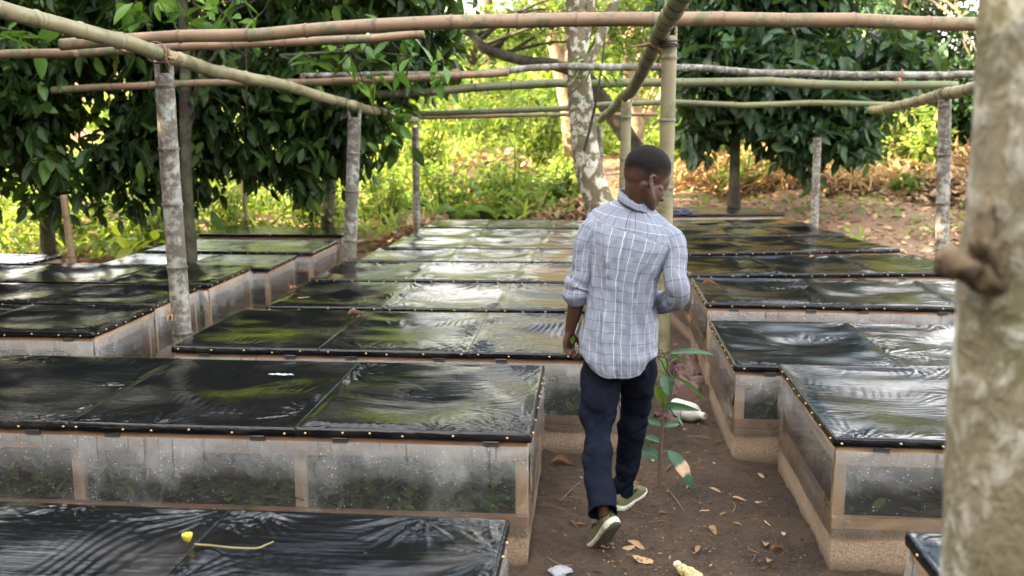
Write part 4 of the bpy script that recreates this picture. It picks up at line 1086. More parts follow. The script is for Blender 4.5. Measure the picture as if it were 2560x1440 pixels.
for i, (x, y, h, w, lm, lab) in enumerate(sh): shrub(x, y, h, w, 0.11 if y < 16 else 0.14, lm, lab, 700 + i, 110 if y < 17 else 200)
# the few large lime leaves in front of the silvery left boxes
for i, (px, py, Y, L, lab) in enumerate([(335, 620, 11.3, 0.30, 'large lime leaf catching the sun above the silvery left box'), (385, 600, 11.4, 0.24, 'lime yellow leaf left of the lichen post'), (300, 590, 11.5, 0.26, 'pointed lime leaf farthest left over the silvery box'), (370, 555, 11.5, 0.20, 'small lime leaf highest beside the lichen post')]):
    p = at(px, py, Y); st_ = [[p[0] + 0.05, Y + 0.1, float(gz(p[0], Y)) - 0.02], p * [1, 1, 0.6] + [0.03, 0.05, 0.15], p]
    spray_plant('weed', lab, st_, [0.010, 0.007, 0.004], [(p, (random.uniform(-1, 1), -0.3, -0.25), L, 0.9), (p, (0.5 - i * 0.3, -0.2, 0.5), L * 0.7, 0.6), (np.array(st_[1]), (1, 0, 0.2), L * 0.7, 0.4)], 'leaf_lime', leaf_template(0.75, 0.2, 3), 'weed', 'straw_plain', 80 + i)


def fern(x, y, h, n, label, seed, lm='leaf_bright'):
    rg = np.random.default_rng(seed); base = np.array([x, y, float(gz(x, y)) - 0.02])
    root = empty('fern', base, 0, label, 'fern', 'ferns on the bank')
    for k in range(n):
        a = k / n * 6.28 + rg.uniform(-0.3, 0.3); L = h * rg.uniform(0.8, 1.2)
        t = np.linspace(0, 1, 22); rad = L * 0.85 * t; z = L * (1.25 * t - 1.05 * t * t)
        P = np.stack([np.cos(a) * rad, np.sin(a) * rad, z], 1)
        T, N, B = frames(P); C = P[3:]; side = np.cross(T[3:], [0, 0, 1.0]); side /= np.linalg.norm(side, axis=1)[:, None] + 1e-9
        ll = L * 0.26 * np.sin(np.pi * np.clip(t[3:] * 0.9 + 0.1, 0, 1)) ** 0.7
        CC = np.concatenate([C, C]); DD = np.concatenate([side + T[3:] * 0.5, -side + T[3:] * 0.5]); DD[:, 2] -= 0.15
        V, F, uv, val = leaves(CC, DD, np.concatenate([ll, ll]) + 0.01, TN, rg, np.full(len(CC), rg.uniform(0.2, 0.7)), 0.08)
        V2, F2, _ = tube_geo(P, np.linspace(0.006, 0.002, len(P)), 4, 1, smoothpath=False)
        Vj, Fj = join([(V, F), (V2, F2)])
        uvj = np.concatenate([uv, np.zeros((len(V2), 2))]); vj = np.concatenate([val, np.full(len(V2), 0.3)])
        mesh('frond', Vj, Fj, MAT[lm], root, True, uvj, {'v': vj})
for i, (px, py, Y, h, lab) in enumerate([(1150, 545, 14.6, 0.62, 'arching fern at the foot of the green bank, nearest the boxes'), (1230, 530, 15.0, 0.55, 'fern just left of the brown mound by the lichen tree'), (1090, 520, 15.6, 0.6, 'fern behind the slim third post'), (1280, 470, 17.5, 0.7, 'fern higher on the bank, left of the lichen tree'), (1010, 500, 16.0, 0.55, 'fern left of the slim third post')]):
    p = at(px, py, Y); fern(p[0], Y, h, 9, lab, 90 + i)

# ------------------------------------------------------------------ leaf litter
def litter(name, label, n, fx, L, seed, lift=0.02, mat='leaf_tan'):
    rg = np.random.default_rng(seed); X, Y = fx(rg, n)
    Z = gz(X, Y) + rg.random(len(X)) * lift
    d = rg.normal(0, 1, (len(X), 3)); d[:, 2] *= 0.25
    cv = np.clip(0.5 + 0.3 * fbm(X, Y, 0, seed, 2) + rg.normal(0, 0.2, len(X)), 0, 1)
    V, F, uv, val = leaves(np.stack([X, Y, Z], 1), d, L * rg.uniform(0.5, 1.3, len(X)), T2, rg, cv, 0.35)
    o = mesh(name, V, F, MAT[mat], None, True, uv, {'v': val}); tag(o, label, 'leaf litter', None, 'stuff')
MAT['leaf_tan'] = leaf_mat('leaf_tan', [(0, (0.15, 0.095, 0.055)), (0.5, (0.36, 0.24, 0.14)), (1, (0.60, 0.44, 0.28))], 0.15, 0.8, 0.15, (0.45, 0.26, 0.10))
MAT['leaf_crumb'] = leaf_mat('leaf_crumb', [(0, (0.05, 0.03, 0.018)), (0.7, (0.13, 0.08, 0.045)), (1, (0.34, 0.24, 0.14))], 0.05, 0.9, 0.1)
litter('leaf_litter', 'dry brown leaves strewn over the clearing on the right', 9500, lambda g, n: (g.uniform(0.3, 9.5, n), g.uniform(9, 21, n)), 0.14, 801)
litter('leaf_litter', 'dry leaves between the middle boxes and the green bank', 2600, lambda g, n: (g.uniform(-3.0, 0.9, n), g.uniform(12.8, 16.2, n)), 0.13, 802)
litter('leaf_litter', 'dry leaves behind the left boxes', 3000, lambda g, n: (g.uniform(-9, -2.6, n), g.uniform(9.3, 13.6, n)), 0.15, 803)
litter('leaf_litter', 'crumbs of dry leaf and grit on the path', 7000, lambda g, n: (g.uniform(-0.3, 1.0, n), g.uniform(2.8, 8.5, n)), 0.016, 804, 0.010, 'leaf_crumb')

def heap(x, y, w, h, label, seed, n=1500, L=0.14):
    """a raked up mound of dead leaves and stalks"""
    rg = np.random.default_rng(seed); z0 = float(gz(x, y))
    a = rg.uniform(0, 6.28, n); r = np.sqrt(rg.random(n)); X = x + np.cos(a) * r * w; Y = y + np.sin(a) * r * w * 0.6
    Z = gz(X, Y) + h * np.clip(1 - r ** 2, 0, 1) * (0.8 + 0.3 * fbm(X * 2, Y * 2, 0, seed, 2)) * (0.55 + 0.45 * rg.random(n))
    d = rg.normal(0, 1, (n, 3)); d[:, 2] *= 0.5
    V, F, uv, val = leaves(np.stack([X, Y, Z], 1), d, L * rg.uniform(0.5, 1.5, n), T2, rg, None, 0.6)
    base = np.array([x, y, z0])
    g = np.linspace(-1, 1, 15); GX, GY = np.meshgrid(g, g); rr = np.hypot(GX, GY)
    VX, VY = x + GX * w, y + GY * w * 0.6
    VZ = gz(VX, VY) - 0.03 + h * 0.75 * np.clip(1 - rr ** 2, 0, 1)
    root = empty('leaf_heap', base, 0, label, 'leaf heap', 'raked heaps of dead leaves')
    mesh('mound', np.stack([VX, VY, VZ], -1).reshape(-1, 3) - base, grid_faces(15, 15), MAT['soil'], root)
    o = mesh('dead_leaves', V - base, F, MAT['leaf_tan'], root, True, uv, {'v': val * 0.8})
heap(-2.4, 13.3, 0.75, 0.32, 'brown heap of dead leaves right of the second lichen post', 811)
heap(-6.6, 11.3, 1.3, 0.35, 'brown heap of big dead leaves behind the pale box at the left edge', 812, 1800, 0.18)
heap(-4.6, 11.9, 0.8, 0.25, 'low heap of dead leaves behind the silvery left boxes', 813, 900, 0.16)
heap(6.3, 16.8, 1.6, 0.5, 'largest brown leaf heap at the right of the clearing', 814, 3200, 0.16)
heap(3.9, 17.4, 1.0, 0.3, 'lower brown leaf heap left of the largest one', 815, 1500, 0.15)
heap(-0.3, 14.6, 0.9, 0.35, 'reddish brown mound at the foot of the green bank left of the lichen tree', 816, 1300, 0.13)
heap(-1.9, 17.0, 1.2, 0.7, 'pile of straw coloured dry twigs on the bank behind the slim post', 817, 900, 0.16)

# ------------------------------------------------------------------ the man walking away down the path
def remeshed(name, parts, voxel, mat, parent, smooth_it=4, disp=None):
    """join closed shapes into one continuous surface with a voxel remesh"""
    V, F = join(parts)
    me = bpy.data.meshes.new(name + '_tmp'); me.from_pydata([tuple(v) for v in V], [], F); me.update()
    o = bpy.data.objects.new(name + '_tmp', me); scene.collection.objects.link(o)
    md = o.modifiers.new('r', 'REMESH'); md.mode = 'VOXEL'; md.voxel_size = voxel; md.adaptivity = 0
    if smooth_it:
        ms = o.modifiers.new('s', 'SMOOTH'); ms.factor = 0.5; ms.iterations = smooth_it
    dg = bpy.context.evaluated_depsgraph_get(); dg.update()
    ev = o.evaluated_get(dg); m2 = bpy.data.meshes.new_from_object(ev)
    bpy.data.objects.remove(o); bpy.data.meshes.remove(me)
    n = len(m2.vertices); co = np.empty(n * 3, dtype=np.float32); m2.vertices.foreach_get('co', co); co = co.reshape(-1, 3)
    no = np.empty(n * 3, dtype=np.float32); m2.vertices.foreach_get('normal', no); no = no.reshape(-1, 3)
    if disp is not None: co = co + no * disp(co)[:, None]
    m2.vertices.foreach_set('co', co.astype(np.float32).ravel()); m2.materials.clear(); m2.materials.append(mat)
    m2.polygons.foreach_set('use_smooth', [True] * len(m2.polygons)); m2.update(); m2.name = name
    r = bpy.data.objects.new(name, m2); scene.collection.objects.link(r)
    if parent: r.parent = parent
    return r, co


def caps(pts, r, n=14, step=0.02):
    """tapered rounded limb through the points"""
    pts = np.asarray(pts, float); r = np.asarray(r, float)
    P, rr, s = resample(pts, r, step)
    # rounded ends
    def endcap(p, d, r0):
        return [(p + d * r0 * math.sin(a), r0 * math.cos(a)) for a in (0.5, 0.95, 1.3, 1.5)]
    d0 = (P[0] - P[1]) / np.linalg.norm(P[0] - P[1]); d1 = (P[-1] - P[-2]) / np.linalg.norm(P[-1] - P[-2])
    a = endcap(P[0], d0, rr[0])[::-1]; b = endcap(P[-1], d1, rr[-1])
    P = np.vstack([[q[0] for q in a], P, [q[0] for q in b]]); rr = np.concatenate([[q[1] for q in a], rr, [q[1] for q in b]])
    V, F, _ = tube_geo(P, rr, n, 1, smoothpath=False)
    return V, F


def ell(c, ax, rad, n=20, m=14):
    """ellipsoid: c centre, ax 3x3 rows of axes, rad three radii"""
    V, F = sphere_geo(1.0, n, m); V = V * np.asarray(rad)[None]
    return V @ np.asarray(ax) + np.asarray(c)[None], F


man = empty('person', (0.16, 4.45, 0), 0, 'man in a grey blue checked shirt, navy trousers and olive trainers, walking away', 'person')
MO = np.array([0.16, 4.45, 0.0])

# colours
m = M('skin'); v = m.coords(); n_ = m.noise(v, 9, 4); n2 = m.noise(v, 160, 3)
MAT['skin'] = m.done(m.bsdf(Base_Color=m.mix(n_, (0.068, 0.033, 0.021), (0.086, 0.043, 0.028)), Roughness=m.math('MULTIPLY_ADD', n2, 0.15, 0.44), Specular_IOR_Level=0.35, Normal=m.bump(n2, 0.25, 0.002)))
m = M('hair'); v = m.coords(); n_ = m.noise(v, 230, 3, 0.8); n2 = m.noise(v, 30, 3)
ed = m.n('Attribute', attribute_name='cover').outputs['Fac']
hb = m.bsdf(Base_Color=m.mix(m.ramp(n_, [(0.42, 0), (0.75, 1)]), m.ramp(ed, [(0.0, (0.055, 0.030, 0.021)), (0.3, (0.022, 0.013, 0.010)), (0.6, (0.009, 0.006, 0.0055)), (1.0, (0.004, 0.003, 0.0035))]), (0.028, 0.021, 0.019)), Roughness=0.8, Specular_IOR_Level=0.2, Normal=m.bump(n_, 1.0, 0.012))
hx = m.n('MixShader', i_Fac=m.math('MULTIPLY_ADD', m.math('MULTIPLY_ADD', n_, 0.5, -0.25), m.math('SUBTRACT', 1.0, ed), m.math('MULTIPLY', ed, 1.05), clamp=True)); m.t.links.new(m.n('BsdfTransparent').outputs[0], hx.inputs[1]); m.t.links.new(hb, hx.inputs[2])
MAT['hair'] = m.done(hx.outputs[0])
m = M('trousers'); v = m.coords(); n_ = m.noise(v, 300, 3, 0.7); n2 = m.noise(v, 5, 4, 0.6, 0.8)
tw = m.n('TexWave', i_Vector=v, i_Scale=90.0, i_Distortion=1.0, bands_direction='DIAGONAL').outputs['Fac']
c = m.mix(m.ramp(n2, [(0.5, 0), (0.8, 0.55)]), (0.0050, 0.0068, 0.0135), (0.026, 0.030, 0.044))
c = m.mix(m.math('MULTIPLY', n_, 0.12), c, (0.02, 0.024, 0.045))
MAT['trousers'] = m.done(m.bsdf(Base_Color=c, Roughness=0.9, Specular_IOR_Level=0.06, Normal=m.bump(m.math('ADD', n_, m.math('MULTIPLY', tw, 0.4)), 0.25, 0.002)))


def shirt_material():
    m = M('shirt')
    uv = m.n('UVMap').outputs[0]; sp = m.n('SeparateXYZ', i_Vector=uv)
    u, v_ = sp.outputs[0], sp.outputs[1]
    yk = m.n('Attribute', attribute_name='yoke').outputs['Fac']
    def lines(coord, pitch, wid, off=0.0):
        f = m.math('FRACT', m.math('ADD', m.math('DIVIDE', coord, pitch), off + 100.0))
        return m.math('LESS_THAN', m.math('ABSOLUTE', m.math('SUBTRACT', f, 0.5)), wid / pitch / 2)
    wob = m.noise(m.coords(), 16, 3); wob2 = m.noise(m.coords(loc=(5, 3, 1)), 16, 3)
    u = m.math('ADD', u, m.math('MULTIPLY_ADD', wob, 0.009, -0.0045)); v_ = m.math('ADD', v_, m.math('MULTIPLY_ADD', wob2, 0.012, -0.006))
    vert = lines(u, 0.036, 0.0017); hor = lines(v_, 0.048, 0.0021, 0.2)
    v3 = m.coords()
    weave = m.noise(m.coords('UV', scale=(1, 1, 1)), 700, 2, 0.8); soft = m.noise(v3, 6, 4)
    base = m.mix(m.ramp(weave, [(0.3, 0), (0.7, 1)]), (0.125, 0.152, 0.208), (0.215, 0.24, 0.30))
    base = m.mix(m.math('MULTIPLY', soft, 0.35), base, (0.30, 0.31, 0.34))
    white = (0.52, 0.53, 0.56); navy = (0.035, 0.055, 0.15)
    cv = m.mix(yk, white, navy); ch = m.mix(yk, navy, white)
    c = m.mix(m.math('MULTIPLY', hor, 0.85), base, ch); c = m.mix(m.math('MULTIPLY', vert, 0.80), c, cv)
    MAT['shirt'] = m.done(m.bsdf(Base_Color=c, Roughness=0.9, Specular_IOR_Level=0.2, Normal=m.bump(weave, 0.25, 0.001)))
shirt_material()


def loft(rings, nu, uvs=None):
    rings = np.asarray(rings); nv = len(rings)
    return rings.reshape(-1, 3), grid_faces(nu, nv, False)


# -- torso of the shirt: rings given by their left and right edges in the photograph
prof = [  # centre y, left x, right x, depth half, slope of the ring across, Y centre
    (921, 1457, 1640, 0.135, 0.02, 4.36), (900, 1450, 1646, 0.138, 0.03, 4.36), (876, 1448, 1650, 0.138, 0.04, 4.36), (845, 1452, 1650, 0.134, 0.05, 4.37), (800, 1461, 1649, 0.124, 0.06, 4.38), (760, 1468, 1648, 0.118, 0.08, 4.39),
    (720, 1470, 1653, 0.116, 0.10, 4.40), (680, 1468, 1661, 0.118, 0.12, 4.41), (640, 1464, 1672, 0.122, 0.14, 4.42), (605, 1461, 1684, 0.120, 0.165, 4.43), (580, 1462, 1692, 0.112, 0.18, 4.44), (560, 1469, 1692, 0.100, 0.19, 4.45),
    (545, 1482, 1682, 0.088, 0.20, 4.46), (532, 1502, 1664, 0.078, 0.21, 4.47), (521, 1524, 1647, 0.070, 0.23, 4.475), (513, 1541, 1637, 0.064, 0.26, 4.48), (507, 1549, 1632, 0.060, 0.30, 4.48)]


def torso():
    pr = np.array(prof, float)
    ycs = np.interp(np.linspace(0, 1, 150), np.linspace(0, 1, len(pr)), np.arange(len(pr)))
    nu = 241; th = np.linspace(-math.pi / 2, 1.5 * math.pi, nu)     # -90 deg = towards the camera
    rings = []; U = []; Vv = []; YK = []; vacc = 0; prev = None
    for q in ycs:
        row = np.array([np.interp(q, np.arange(len(pr)), pr[:, k]) for k in range(6)])
        cy, xl, xr, dep, sl, Yc = row
        kk = np.clip((cy - 600) / 80, 0, 1); xr -= 15 * kk; xl += 2 * kk
        L = at(xl, cy - sl * (xr - xl) / 2, Yc); Rr = at(xr, cy + sl * (xr - xl) / 2, Yc)
        c = (L + Rr) / 2; hw = (Rr - L) / 2; w = np.linalg.norm(hw)
        yaw = -0.20 * min(1, q / 6)                                    # shoulders turned a little to the right
        hwv = hw.copy(); hwv[1] += -w * math.tan(0.20) * min(1, q / 6)
        dv = np.array([-hwv[1] / w * 0.9, 1, 0.0]); dv /= np.linalg.norm(dv); dv[2] = 0.10
        e = 0.80
        cs = np.sign(np.cos(th)) * np.abs(np.cos(th)) ** e; sn = np.sign(np.sin(th)) * np.abs(np.sin(th)) ** e
        P = c[None] + cs[:, None] * hwv[None] + sn[:, None] * dep * dv[None]
        # shoulder blades and the hollow of the spine
        t = q / len(pr)
        back = np.clip(-np.sin(th), 0, 1)
        blade = np.exp(-((np.cos(th) - 0.5) / 0.25) ** 2) + np.exp(-((np.cos(th) + 0.5) / 0.25) ** 2)
        P -= (back * (0.012 * blade * math.exp(-((q - 9) / 2.2) ** 2) - 0.012 * np.exp(-(np.cos(th) / 0.25) ** 2) * math.exp(-((q - 7) / 3.5) ** 2)))[:, None] * dv[None]
        # hem: long at back and front, rising at the sides
        hem = math.exp(-(q / 1.3) ** 2)
        P[:, 2] += hem * 0.090 * (np.abs(np.cos(th)) ** 3.0)
        rings.append(P)
    Rg = np.array(rings)
    ctr = Rg.mean(1, keepdims=True)
    N = Rg - ctr; N[..., 2] = 0; N /= np.linalg.norm(N, axis=2)[..., None] + 1e-9
    arc = np.concatenate([np.zeros((len(Rg), 1)), np.cumsum(np.linalg.norm(np.diff(Rg, axis=1), axis=2), axis=1)], 1)
    mid = arc[70:71]                                                   # straight grain measured at the chest
    U = np.broadcast_to(th[None] / (2 * math.pi) * arc[70, -1], arc.shape)
    hgt = np.concatenate([[0], np.cumsum(np.linalg.norm(np.diff(Rg[:, 0], axis=0), axis=1))]); Vv = np.broadcast_to(hgt[:, None], arc.shape)
    X, Z = np.cos(th)[None] * 0.23 + 0 * Rg[..., 0], Rg[..., 2]
    fr = np.linspace(0, 1, len(Rg))[:, None]
    # soft vertical folds hanging from the blades, tension creases at the waist, small crumples
    rid = vnoise(X * 13 + 1.6 * vnoise(X * 5, Z * 2.5, 0, 5), Z * 2.4 + X * 2, np.sin(th)[None] * 1.0, 31)
    D = 0.040 * (0.45 - np.abs(rid) ** 0.8) * np.clip(1.25 - fr * 1.25, 0, 1) * np.clip(0.4 + fr * 3, 0, 1)
    D = D + 0.012 * vnoise(X * 30 + Z * 4, Z * 6, np.sin(th)[None] * 1.5, 33) * np.clip(1.3 - fr * 1.2, 0.15, 1)
    D = D + 0.008 * vnoise(X * 8, Z * 22 + X * 8, 0, 34) * np.exp(-((fr - 0.18) / 0.13) ** 2)
    D = D + 0.004 * vnoise(X * 60, Z * 38, 0, 35)
    crease = -0.0035 * np.exp(-(((Z + X * 0.34) - (1.40 + 0.0)) / 0.004) ** 2) * (np.sin(th)[None] < 0.2)   # yoke seam
    Rg = Rg + N * (D + crease)[..., None]
    Rg[:, -1] = Rg[:, 0]
    yoke = ((Z + X * 0.34) > 1.40).astype(float)
    V, F = loft(Rg, nu)
    uvv = np.stack([U, Vv], -1).reshape(-1, 2)
    # cap at the neck: inner ring so that nothing shows inside
    o = mesh('shirt', V - MO, F, MAT['shirt'], man, True, uvv, {'yoke': yoke.ravel()})
    so = o.modifiers.new('thickness', 'SOLIDIFY'); so.thickness = 0.003; so.offset = -1
    return o
shirt = torso()


def sleeve(name, pts, r, seed, parent, cuffk):
    P = np.array([at(a, b, c) for a, b, c in pts]); P, rr, s = resample(P, r, 0.006)
    T, N, B = frames(P); nu = 97; a = np.linspace(0, 2 * math.pi, nu); S = s[:, None]; L = s[-1]
    ring = np.cos(a)[None, :, None] * N[:, None] + np.sin(a)[None, :, None] * B[:, None]
    ca, sa = np.cos(a)[None], np.sin(a)[None]
    t = S / L
    d = 0.006 * vnoise(ca * 1.2 + S * 3, sa * 1.2, S * 16, seed) + 0.0055 * vnoise(ca * 1.6, sa * 1.6 + S * 6, S * 34 + ca * 1.5, seed + 1) * np.clip(t * 1.6, 0.2, 1) + 0.0025 * vnoise(ca * 4, sa * 4, S * 60, seed + 2)
    # rolled cuff: overlapping turns of cloth
    for q in cuffk:
        w = 0.006 * vnoise(ca * 1.2, sa * 1.2, q * 9, seed + 4)
        d = d - 0.006 * np.exp(-((t + w * 6 - q) / 0.014) ** 2) + 0.005 * np.exp(-((t + w * 6 - q - 0.05) / 0.03) ** 2)
    V = P[:, None] + ring * (rr[:, None] + d)[..., None]
    V[:, -1] = V[:, 0]
    uvv = np.stack([np.broadcast_to(a[None] * 0.055, (len(P), nu)), np.broadcast_to(S, (len(P), nu))], -1)
    # turn the open end inwards
    last = V[-1]; c = P[-1]
    inn1 = c + (last - c) * 0.93 + T[-1] * 0.002; inn2 = c + (last - c) * 0.86 - T[-1] * 0.035
    V = np.concatenate([V, inn1[None], inn2[None]]); uvv = np.concatenate([uvv, uvv[-1:], uvv[-1:]])
    o = mesh(name, V.reshape(-1, 3) - MO, grid_faces(nu, len(V)), MAT['shirt'], parent, True, uvv.reshape(-1, 2), {'yoke': np.zeros(V.shape[0] * nu)})
    return o
sleeve('sleeve', [(1506, 566, 4.45), (1480, 576, 4.44), (1467, 600, 4.43), (1460, 640, 4.42), (1457, 670, 4.41), (1452, 695, 4.40), (1443, 714, 4.40), (1440, 735, 4.40), (1443, 757, 4.41)],
       [0.052, 0.058, 0.056, 0.050, 0.048, 0.050, 0.060, 0.058, 0.044], 41, shirt, (0.72, 0.84))
sleeve('sleeve', [(1652, 585, 4.42), (1676, 596, 4.40), (1686, 622, 4.38), (1689, 655, 4.36), (1688, 690, 4.33), (1692, 718, 4.32), (1692, 740, 4.34), (1674, 754, 4.40), (1655, 757, 4.50), (1640, 752, 4.58)],
       [0.052, 0.056, 0.056, 0.053, 0.052, 0.058, 0.056, 0.050, 0.044, 0.040], 45, shirt, (0.80, 0.9))

# collar: stand and turned down fall
def collar():
    nu = 97; a = np.linspace(0, 2 * math.pi, nu); rows = []; uvv = []
    c0 = (at(1549, 491, 4.475) + at(1630, 517, 4.475)) / 2
    hw = (at(1630, 519, 4.475) - at(1549, 489, 4.475)) / 2; w = np.linalg.norm(hw)
    prof_ = [(-0.012, 1.04), (0.004, 1.01), (0.014, 0.98), (0.025, 0.93), (0.029, 0.965), (0.024, 1.00), (0.008, 1.07), (-0.008, 1.13), (-0.016, 1.15), (-0.015, 1.10)]
    for k, (z, sc) in enumerate(prof_):
        P = c0[None] + np.cos(a)[:, None] * hw[None] * sc + np.sin(a)[:, None] * np.array([0.0, 0.074, 0.016])[None] * sc
        P[:, 2] += z + 0.002 * vnoise(np.cos(a) * 3, np.sin(a) * 3, z * 30, 3)
        rows.append(P); uvv.append(np.stack([a * 0.07, np.full(nu, z * 1.2)], 1))
    o = mesh('collar', np.concatenate(rows) - MO, grid_faces(nu, len(rows)), MAT['shirt'], shirt, True, np.concatenate(uvv), {'yoke': np.ones(nu * len(rows))})
collar()

# -- body: one continuous surface: head, neck, trunk, arms, hands and legs
hy, hp = R(60), R(24)
f = np.array([math.sin(hy) * math.cos(hp), math.cos(hy) * math.cos(hp), -math.sin(hp)]); rgt = np.array([math.cos(hy), -math.sin(hy), 0]); u_ = np.cross(rgt, f)
HA = np.array([f, rgt, u_]); HC = at(1621, 434, 4.45)
def hd(a, b, c): return HC + f * a + rgt * b + u_ * c
body = []
body += [ell(hd(-0.012, 0, 0.020), HA, (0.112, 0.087, 0.102), 28, 20), ell(hd(0.045, 0, -0.010), HA, (0.068, 0.070, 0.080), 24, 16), ell(hd(-0.045, 0, -0.012), HA, (0.072, 0.075, 0.078), 24, 16)]
body += [caps([hd(0.080, -0.030, -0.020), hd(0.090, 0, -0.018), hd(0.080, 0.030, -0.020)], [0.016, 0.017, 0.016])]             # brow
body += [ell(hd(0.045, 0, -0.085), HA, (0.052, 0.056, 0.062)), caps([hd(-0.008, 0.046, -0.070), hd(0.035, 0.040, -0.108), hd(0.070, 0.014, -0.134)], [0.030, 0.030, 0.022]), ell(hd(0.035, 0.026, -0.070), HA, (0.062, 0.044, 0.060)), ell(hd(0.035, -0.026, -0.070), HA, (0.062, 0.044, 0.060)), ell(hd(0.0, 0, -0.075), HA, (0.07, 0.055, 0.05))]   # jaw right
body += [caps([hd(-0.008, -0.046, -0.070), hd(0.035, -0.040, -0.108), hd(0.070, -0.014, -0.134)], [0.030, 0.030, 0.022]), ell(hd(0.080, 0, -0.140), HA, (0.020, 0.024, 0.018))]
body += [caps([hd(0.060, 0.046, -0.050), hd(0.045, 0.060, -0.048)], [0.018, 0.014]), caps([hd(0.060, -0.046, -0.050), hd(0.045, -0.060, -0.048)], [0.018, 0.014])]   # cheekbones
body += [caps([hd(0.098, 0, -0.035), hd(0.112, 0, -0.062), hd(0.116, 0, -0.078)], [0.009, 0.012, 0.014]), ell(hd(0.106, 0.014, -0.080), HA, (0.012, 0.010, 0.009)), ell(hd(0.106, -0.014, -0.080), HA, (0.012, 0.010, 0.009))]  # nose
body += [caps([hd(0.090, 0.022, -0.106), hd(0.104, 0, -0.103), hd(0.090, -0.022, -0.106)], [0.007, 0.009, 0.007]), caps([hd(0.088, 0.020, -0.119), hd(0.101, 0, -0.118), hd(0.088, -0.020, -0.119)], [0.007, 0.010, 0.007])]   # lips
for s in (1, -1):                                                                                                             # ears
    ec = lambda a, c, o=0.0: hd(-0.020 + a, s * (0.085 + o), -0.046 + c * 0.86)
    body += [caps([ec(0.012, 0.018, 0.000), ec(0.002, 0.034, 0.008), ec(-0.014, 0.030, 0.014), ec(-0.020, 0.008, 0.014), ec(-0.013, -0.014, 0.009), ec(0.000, -0.028, 0.003)], [0.0055, 0.006, 0.006, 0.006, 0.006, 0.008], 8, 0.006)]
    body += [ell(ec(-0.004, 0.004, -0.002), HA, (0.015, 0.006, 0.022)), caps([ec(0.013, -0.004, 0.0), ec(0.008, -0.012, 0.004)], [0.005, 0.005])]
nb = at(1592, 520, 4.485)
body += [caps([hd(-0.035, 0, -0.035), (hd(-0.030, 0, -0.10) * 0.5 + at(1597, 478, 4.46) * 0.5), nb, nb + [0, 0.02, -0.08]], [0.066, 0.056, 0.052, 0.05]),
         caps([at(1586, 462, 4.44), at(1582, 510, 4.47)], [0.040, 0.045])]
def A(x, y, Y): return at(x, y, Y)
body += [caps([A(1500, 572, 4.46), A(1580, 575, 4.47), A(1660, 605, 4.44)], [0.060, 0.085, 0.060]), caps([A(1578, 600, 4.46), A(1565, 700, 4.42), A(1552, 790, 4.40)], [0.088, 0.082, 0.080])]
body += [caps([A(1530, 600, 4.46), A(1640, 620, 4.44)], [0.08, 0.08]), caps([A(1505, 830, 4.38), A(1595, 835, 4.38)], [0.085, 0.085])]
LW = (1424, 833, 4.45)
body += [caps([A(1490, 580, 4.45), A(1466, 620, 4.43), A(1454, 690, 4.41), A(1443, 735, 4.40)], [0.050, 0.044, 0.040, 0.040]),
         caps([A(1443, 730, 4.40), A(1440, 757, 4.41), A(1435, 785, 4.425), A(1428, 812, 4.44), A(*LW)], [0.038, 0.0385, 0.035, 0.027, 0.0245])]
body += [caps([hd(-0.030, s_ * 0.044, -0.065), (hd(-0.03, s_ * 0.040, -0.12) + nb) / 2, nb + rgt * 0.018 * s_], [0.030, 0.032, 0.036]) for s_ in (1, -1)]
# slight muscle edge on the forearm
body += [caps([A(1449, 748, 4.405), A(1446, 775, 4.42)], [0.028, 0.020])]
body += [caps([A(1672, 600, 4.41), A(1686, 650, 4.37), A(1692, 728, 4.34)], [0.048, 0.042, 0.038]), caps([A(1692, 730, 4.34), A(1666, 752, 4.46), A(1640, 750, 4.60), A(1622, 742, 4.70)], [0.036, 0.034, 0.030, 0.025])]


def hand(wrist, down, across, out, s=1.0, curl=(0.5, 0.9, 0.9)):
    """wrist point; down = along the hand, across = index to little finger, out = back of hand"""
    parts = []; w = np.asarray(wrist); d, a, o = [np.asarray(q, float) / np.linalg.norm(q) for q in (down, across, out)]
    def p(x, y, z): return w + (d * x + a * y + o * z) * s
    for k, (y, l) in enumerate(((-0.030, 0.078), (-0.010, 0.083), (0.010, 0.080), (0.028, 0.072))):
        parts.append(caps([p(0.004, y * 0.55, 0), p(0.04, y * 0.9, 0.003), p(l, y, 0.002)], [0.0165 * s, 0.0155 * s, 0.0115 * s], 10, 0.01))
    ln = ((-0.030, 0.078, 0.042, 0.026, 0.021, 0.80), (-0.010, 0.083, 0.046, 0.029, 0.022, 1.0), (0.010, 0.080, 0.042, 0.028, 0.022, 1.1), (0.029, 0.072, 0.034, 0.021, 0.019, 1.18))
    for k, (y, x0, l1, l2, l3, cf) in enumerate(ln):
        ang = 0; pt = np.array([x0, y, 0.0]); P = [p(*pt)]
        for l, c in zip((l1, l2, l3), curl):
            ang += c * cf; pt = pt + l * np.array([math.cos(ang), 0.03 * (k - 1.5), -math.sin(ang)]); P.append(p(*pt))
        parts.append(caps(P, [0.0098 * s, 0.0088 * s, 0.0080 * s, 0.0068 * s], 10, 0.006))
    parts.append(caps([p(0.012, -0.022, -0.004), p(0.040, -0.044, -0.018), p(0.068, -0.046, -0.036), p(0.088, -0.034, -0.050)], [0.016 * s, 0.0125 * s, 0.0100 * s, 0.0080 * s], 10, 0.006))
    return parts
# left hand: back of the hand outwards and to the rear, fingers closing towards the thigh
body += hand(A(*LW), (-0.02, 0.03, -1.0), (-0.55, -0.80, 0), (-0.80, 0.55, 0.02), 0.98, (0.62, 1.05, 0.7))
body += hand(A(1622, 742, 4.70), (-0.4, 0.75, 0.1), (0.3, 0.1, -0.9), (0.8, 0.5, 0.2), 0.95)
